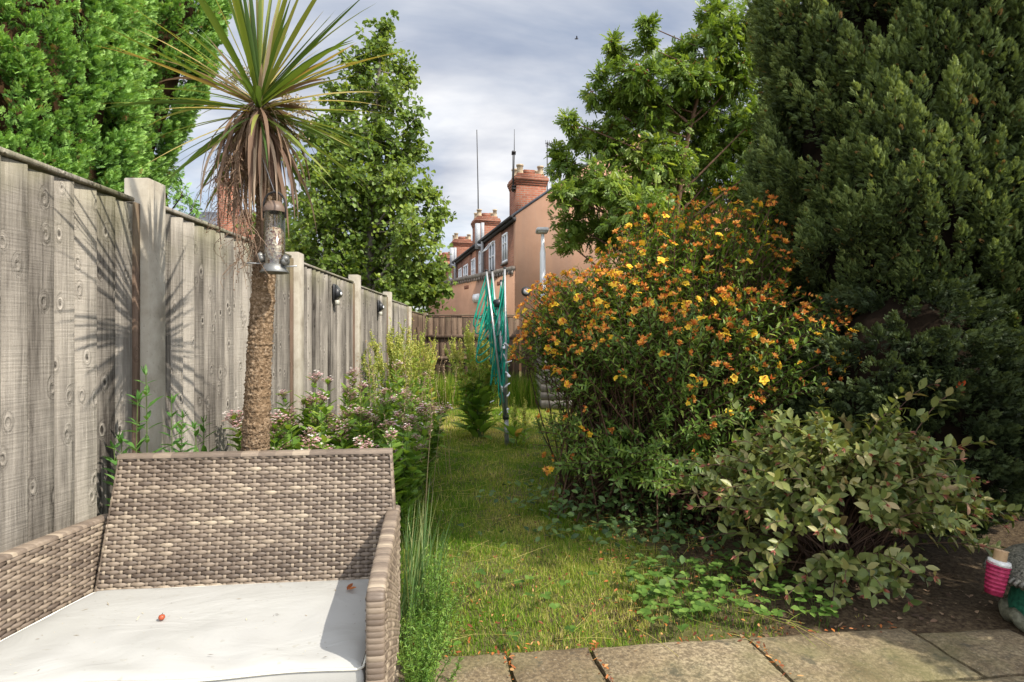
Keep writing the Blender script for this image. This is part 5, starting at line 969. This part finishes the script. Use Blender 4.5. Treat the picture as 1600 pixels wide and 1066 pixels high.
# docks with seed spikes
M_SEED = foliage('dock_seed', [(0, (.15, .20, .035)), (.5, (.30, .33, .075)), (.85, (.40, .36, .11)), (1, (.40, .24, .1))], .35, .6)
M_DOCK = foliage('dock_leaf', [(0, (.075, .15, .022)), (.6, (.15, .25, .04)), (.9, (.22, .30, .065)), (1, (.36, .22, .08))], .45, .45, .3)
T_BIG = ([[0,0,0],[.35,.12,.1],[.5,.35,.14],[.42,.65,.02],[.2,.88,-.25],[0,1,-.5],[-.2,.88,-.25],[-.42,.65,.02],[-.5,.35,.14],[-.35,.12,.1],[0,.15,0],[0,.4,.0],[0,.7,-.12]], [[0,1,10],[1,2,11,10],[2,3,12,11],[3,4,12],[4,5,12],[5,6,12],[6,7,12],[7,8,11,12],[8,9,10,11],[9,0,10]])
def dock(lb, base, h, sp, ns, nl, lsz):
    base = np.array([*base, 0.]); t = thing('dock_plant', lb, 'plant', tuple(base), 0, 'docks gone to seed'); A = base+np.stack([rng.normal(0, .035, ns), rng.normal(0, .035, ns), np.zeros(ns)], -1); E = base+np.stack([rng.normal(0, sp, ns), rng.normal(0, sp*.8, ns), h*uni(.8, 1.03, ns)], -1); Md = (A+E)/2+rng.normal(0, .03, (ns, 3))
    b = MB(); b.bez(A, Md, E, .005, .002, 8, 5); b.build('stems', M_STEM, t); b = MB(); pairs(b, A, Md, E, .12, .78, 8, lsz*.55, .36, T_LANCE, .8, .1); a = uni(0, 6.28, nl); D = np.stack([np.cos(a), np.sin(a), uni(.15, 1.3, nl)], -1); st = base+np.stack([np.cos(a)*.04, np.sin(a)*.04, uni(.02, .45*h, nl)], -1); b.leaves(st, D, np.tile([0, 0, 1.], (nl, 1))+rng.normal(0, .15, (nl, 3)), lsz*uni(.7, 1.25, nl), lsz*.34, T_BIG, rng.random(nl)); b.build('leaves', M_DOCK, t)
    for k in range(ns):
        b = MB(); nb = 7; q = uni(.5, .92, nb); p = bezp(A[k][None], Md[k][None], E[k][None], q); e = p+np.stack([rng.normal(0, .035, nb), rng.normal(0, .035, nb), uni(.08, .2, nb)], -1); p = np.concatenate([p, bezp(A[k][None], Md[k][None], E[k][None], np.array([.6]))]); e = np.concatenate([e, E[k][None]+[[0, 0, .05]]]); b.bez(p, (p+e)/2, e, .0016, .001, 4, 3, .4); m_ = 60; q = rng.random((len(p), m_)); c = (p[:, None]+(e-p)[:, None]*q[..., None]+rng.normal(0, .006, (len(p), m_, 3))).reshape(-1, 3); b.leaves(c, rdir(len(c)), rdir(len(c)), uni(.012, .022, len(c)), .014, T_DIA, np.clip(rng.random(len(c))*.7+uni(0, .3, 1)[0], 0, 1)); b.build('seed_spike', M_SEED, t)
dock('tall dock with yellow green seed spikes and broad leaves beside the clothes airer', at(748, 0, 6.75)[:2], 1.30, .23, 28, 64, .27)
dock('yellow green seeding dock against the left fence, nearest of the fence docks', at(612, 0, 6.3)[:2], 1.32, .19, 18, 30, .22)
dock('seeding dock against the left fence, farther and right of its neighbour', at(648, 0, 7.5)[:2], 1.25, .19, 16, 26, .22)
dock('small seeding dock in the long grass at the far corner', at(672, 0, 9.3)[:2], 1.0, .12, 6, 10, .2)
dock('low young dock with broad leaves at the right foot of the airer', at(806, 0, 6.35)[:2], .42, .07, 2, 9, .24)
# dried grass plumes in the bed
t = thing('dry_grass_clump', 'tall dry straw coloured grass stalks rising from the flower bed', 'grass', (-.7, 4.6, 0)); b = MB(); n = 26; A = np.stack([uni(-1.0, -.35, n), uni(3.4, 5.4, n), np.zeros(n)], -1); E = A+np.stack([rng.normal(0, .09, n), rng.normal(0, .05, n), uni(.75, 1.15, n)], -1); Md = (A+E)/2+rng.normal(0, .03, (n, 3)); b.bez(A, Md, E, .002, .001, 6, 3, uni(.6, 1, n)); q = uni(.72, 1.02, (n, 40)); c = np.concatenate([bezp(A[k][None], Md[k][None], E[k][None], q[k]) for k in range(n)])+rng.normal(0, .006, (n*40, 3)); b.leaves(c, rdir(len(c))+[0, 0, .8], rdir(len(c)), .016, .006, T_DIA, uni(.5, 1, len(c))); b.build('stalks', foliage('dry_grass', [(0, (.2, .13, .08)), (1, (.5, .37, .24))], .3, .7), t)
# grass tuft and heath beside the sofa
t = thing('grass_tuft', 'tall blue green grass tuft against the right arm of the sofa', 'grass', (-.32, 2.42, 0)); b = MB(); n = 140
A = np.stack([rng.normal(-.335, .04, n), rng.normal(2.40, .13, n), np.zeros(n)], -1); a = uni(0, 6.28, n); s = uni(.02, .15, n); E = A+np.stack([np.cos(a)*s+.03, np.sin(a)*s, uni(.25, .58, n)], -1); Md = (A+E)/2+np.stack([0*a, 0*a, uni(.04, .16, n)], -1)
tt = np.linspace(0, 1, 8); P = np.stack([bezp(A, Md, E, np.full(n, q)) for q in tt], 1); sd_ = np.stack([-np.sin(a), np.cos(a), 0*a], -1)*.0026; wv = (1-tt**2)[None, :, None]
for k in range(n): b.grid(np.stack([P[k]-sd_[k]*wv[0], P[k]+sd_[k]*wv[0]], 0), rng.random())
b.build('blades', foliage('tuft_grass', [(0, (.045, .10, .03)), (.6, (.10, .17, .06)), (1, (.26, .27, .12))], .35), t)
t = thing('seed_stalk', 'single tall dark seed stalk above the right end of the sofa back', 'stalk', (-.33, 2.6, 0)); b = MB(); A = np.array([[-.33, 2.6, 0]]); E = at(676, 640, 2.65)[None]; Md = (A+E)/2+[[-.02, 0, .05]]; b.bez(A, Md, E, .003, .0018, 10, 5, .8)
for q in (.55, .7, .82, .95): p = bezp(A, Md, E, np.array([q])); e = p+[[uni(-.03, .06, 1)[0], 0, .06]]; b.bez(p, (p+e)/2, e, .0014, .001, 4, 3, .6)
b.build('stem', simple('dark_stem', (.11, .09, .045), .7), t); c = np.repeat(bezp(np.repeat(A, 40, 0), np.repeat(Md, 40, 0), np.repeat(E, 40, 0), uni(.84, 1.02, 40)), 1, 0)+rng.normal(0, .006, (40, 3)); b = MB(); b.leaves(c, rdir(40)+[0, 0, .6], rdir(40), .016, .008, T_DIA, rng.random(40)); b.build('seed_head', M_DEADL, t)
M_HEATH = foliage('heath_leaf', [(0, (.05, .11, .02)), (.5, (.10, .19, .03)), (1, (.20, .27, .05))], .35, .5)
for (lb, c, hh, ns) in (('bright green needle leaved heath plant against the right arm of the sofa', (-.25, 2.22), .36, 60), ('low bright green heath plant at the foot of the sofa leg', (-.25, 1.98), .24, 50)):
    t = thing('heath_plant', lb, 'plant', (*c, 0)); A = np.array([*c, 0.])+np.stack([rng.normal(0, .025, ns), rng.normal(0, .04, ns), 0*np.arange(ns)], -1); E = A+np.stack([rng.normal(.0, .055, ns), rng.normal(0, .08, ns), hh*uni(.45, 1.05, ns)], -1); Md = (A+E)/2+rng.normal(0, .01, (ns, 3)); b = MB(); b.bez(A, Md, E, .0018, .001, 5, 3); b.build('stems', M_STEM, t)
    b = MB(); q = uni(.2, 1.02, (ns, 80)); J = np.repeat(np.arange(ns), 80); p = bezp(A[J], Md[J], E[J], q.ravel()); b.leaves(p, unit(bezt(A[J], Md[J], E[J], q.ravel())*.6+rdir(len(J))), rdir(len(J)), uni(.012, .022, len(J)), .0038, T_DIA, np.clip(rng.random(ns)[J]*.5+rng.random(len(J))*.5, 0, 1)); b.build('leaves', M_HEATH, t)
leafy('small bright green broad leaved seedling at the patio corner by the sofa', np.array([-.2, 2.2, 0]), [np.array([-.22, 2.16, .1]), np.array([-.17, 2.18, .09]), np.array([-.24, 2.22, .16])], .04, .7, 'seedling', 'plant', None, 2, .6, M_HEATH, T_OVAL)

# ------------------------------------------------------------------ toy fairy house at the right edge
rng = np.random.default_rng(13)
FX, FYY = 2.325, 2.42
fh_ = thing('fairy_house', 'painted toadstool fairy house ornament with pink chimney on the soil', 'ornament', (FX, FYY, 0))
def paint(name, a, b_, scale=60): 
    m = Mt(name, .6, .3); m.base(m.ramp(m.noise(scale, 4, .6), [(.35, a), (.65, b_)])); m.bump(m.noise(scale, 3), .5, .006); return m.m
b = MB(); b.lathe([(.165, 0), (.178, .03), (.172, .09), (.155, .16), (.15, .22)], (FX, FYY, 0), 40); b.build('body', paint('green_glaze', (.015, .09, .055), (.04, .22, .13)), fh_, smooth=True)
b = MB(); th = np.linspace(0, 2*np.pi, 60); ring = np.stack([FX+.178*np.cos(th), FYY+.178*np.sin(th), .03+.012*np.sin(th*11)], -1); b.tube(ring, .028, 8, caps=False); b.build('stone_footing', paint('mossy_stone', (.12, .12, .08), (.24, .23, .16)), fh_, smooth=True)
prof = [(.238, .19), (.245, .203), (.236, .218), (.21, .25), (.17, .287), (.11, .318), (.04, .332), (0, .334)]; b = MB(); b.lathe(prof, (FX, FYY, 0), 60); b.lathe([(.238, .19), (.15, .212)], (FX, FYY, 0), 40); b.build('roof', paint('speckled_roof', (.025, .025, .018), (.20, .19, .15), 120), fh_, smooth=True)
b = MB()
for k in range(70): a = k*2*np.pi/70; b.tube([[FX+.232*math.cos(a), FYY+.232*math.sin(a), .187], [FX+.252*math.cos(a+.03), FYY+.252*math.sin(a+.03), .202], [FX+.236*math.cos(a+.06), FYY+.236*math.sin(a+.06), .22]], .0075, 6, rng.random())
b.build('roof_rim', paint('rim_ridges', (.06, .06, .045), (.26, .25, .21)), fh_, smooth=True)
for (ang, k, col) in ((250, 2.2, 'pink_spot'), (222, 1.4, 'tan_spot'), (265, 3.2, 'tan_spot'), (285, 1.7, 'green_spot'), (235, 3.6, 'pink_spot'), (300, 3.0, 'pink_spot'), (212, 3.5, 'tan_spot')):
    i = int(k)+1; f = k-int(k); pr, pz = np.array(prof[i])*(1-f)+np.array(prof[i+1])*f; tr_, tz = np.array(prof[i+1])-np.array(prof[i]); nrm = unit(np.array([tz*math.cos(R_(ang)), tz*math.sin(R_(ang)), -tr_])); b = MB(); c = np.array([FX+pr*math.cos(R_(ang)), FYY+pr*math.sin(R_(ang)), pz]); b.tube([c-nrm*.006, c+nrm*.004], [.027, .022], 14); b.build('spot', paint(col, *{'pink_spot': ((.55, .03, .13), (.65, .06, .2)), 'tan_spot': ((.35, .22, .12), (.45, .3, .18)), 'green_spot': ((.03, .25, .15), (.05, .35, .2))}[col]), fh_, smooth=True)
cc = at(1552, 928, 2.40); ct = at(1561, 880, 2.40); b = MB(); b.tube([cc, ct], [.030, .038], 18)
for k in range(7): p = cc+(ct-cc)*(.12+k*.125); b.tube([p, p+(ct-cc)*.075], [.0325+.0011*k, .0335+.0011*k], 18)
chm = b.build('chimney', paint('pink_glaze', (.22, .012, .045), (.42, .035, .10)), fh_, smooth=True); ax = unit(ct-cc)
b = MB(); b.tube([ct-ax*.006, ct+ax*.012], [.041, .036], 16, .5, True, .05); b.build('chimney_collar', paint('white_glaze', (.5, .5, .47), (.7, .7, .66)), chm, smooth=True)
b = MB(); b.tube([ct+ax*.010, ct+ax*.05, ct+ax*.054], [.023, .023, .026], 18); b.build('chimney_cap', paint('tan_clay', (.42, .27, .15), (.55, .38, .22)), chm, smooth=True)
da = R_(246); dx = np.array([math.cos(da), math.sin(da), 0]); ds = np.array([-dx[1], dx[0], 0]); dc = np.array([FX, FYY, 0])+dx*.174
arch = [dc+ds*.062*math.cos(a)*(1)+np.array([0, 0, .095+.062*math.sin(a)]) for a in np.linspace(0, math.pi, 14)]; arch = [dc+ds*.062+np.array([0, 0, .02])]+arch+[dc-ds*.062+np.array([0, 0, .02])]
b = MB(); b.tube(np.array(arch)+dx*.006, .015, 8, .5, True, .08); b.build('door_arch', paint('mauve_stone', (.18, .08, .10), (.32, .16, .18)), fh_, smooth=True)
b = MB(); A_ = np.array(arch)+dx*.004; n = len(A_); b.add(np.concatenate([A_, A_-dx*.03]), [[j, j+1, n+j+1, n+j] for j in range(n-1)]); b.f.setdefault(n, []).append(np.array([list(range(n, 2*n))])+b.n-2*n); b.f[n].append(np.array([list(range(n))])+b.n-2*n); b.build('doorway', simple('dark_doorway', (.006, .005, .005), .9), fh_)
for k, (e, z) in enumerate(((.055, .022), (.03, .044))):
    b = MB(); M_ = Matrix.Translation((dc[0], dc[1], 0)) @ Matrix.Rotation(da, 4, 'Z'); b.box((-.02, -.075+k*.01, .0 if k == 0 else .0225), (e, .075-k*.01, z), .5, np.array(M_)); b.build('step', paint('pink_step', (.35, .05, .12), (.45, .09, .17)), fh_)
b = MB(); a = R_(212); M_ = Matrix.Translation((FX+.16*math.cos(a), FYY+.16*math.sin(a), 0)) @ Matrix.Rotation(a, 4, 'Z'); b.box((-.01, -.035, .05), (.022, .035, .19), .5, np.array(M_)); b.build('side_panel', paint('red_panel', (.16, .012, .012), (.26, .03, .025)), fh_)

# ------------------------------------------------------------------ a bird far up
bp = at(901, 61, 40); t = thing('flying_bird', 'tiny dark bird flying in the sky', 'bird', tuple(bp)); b = MB(); b.tube([bp+[-.14, 0, 0], bp+[-.06, 0, .01], bp+[.04, 0, .015], bp+[.12, 0, .005]], [.012, .045, .05, .012], 8); b.build('body', M_DARK, t, smooth=True)
for sg in (-1, 1): b = MB(); c = bp+np.array([.02, 0, .02]); b.leaves(c[None], np.array([[-.2, sg*.9, .35]]), np.array([[0, 0, 1.]]), .28, .1, T_LANCE, .5); b.build('wing', M_DARK, t)
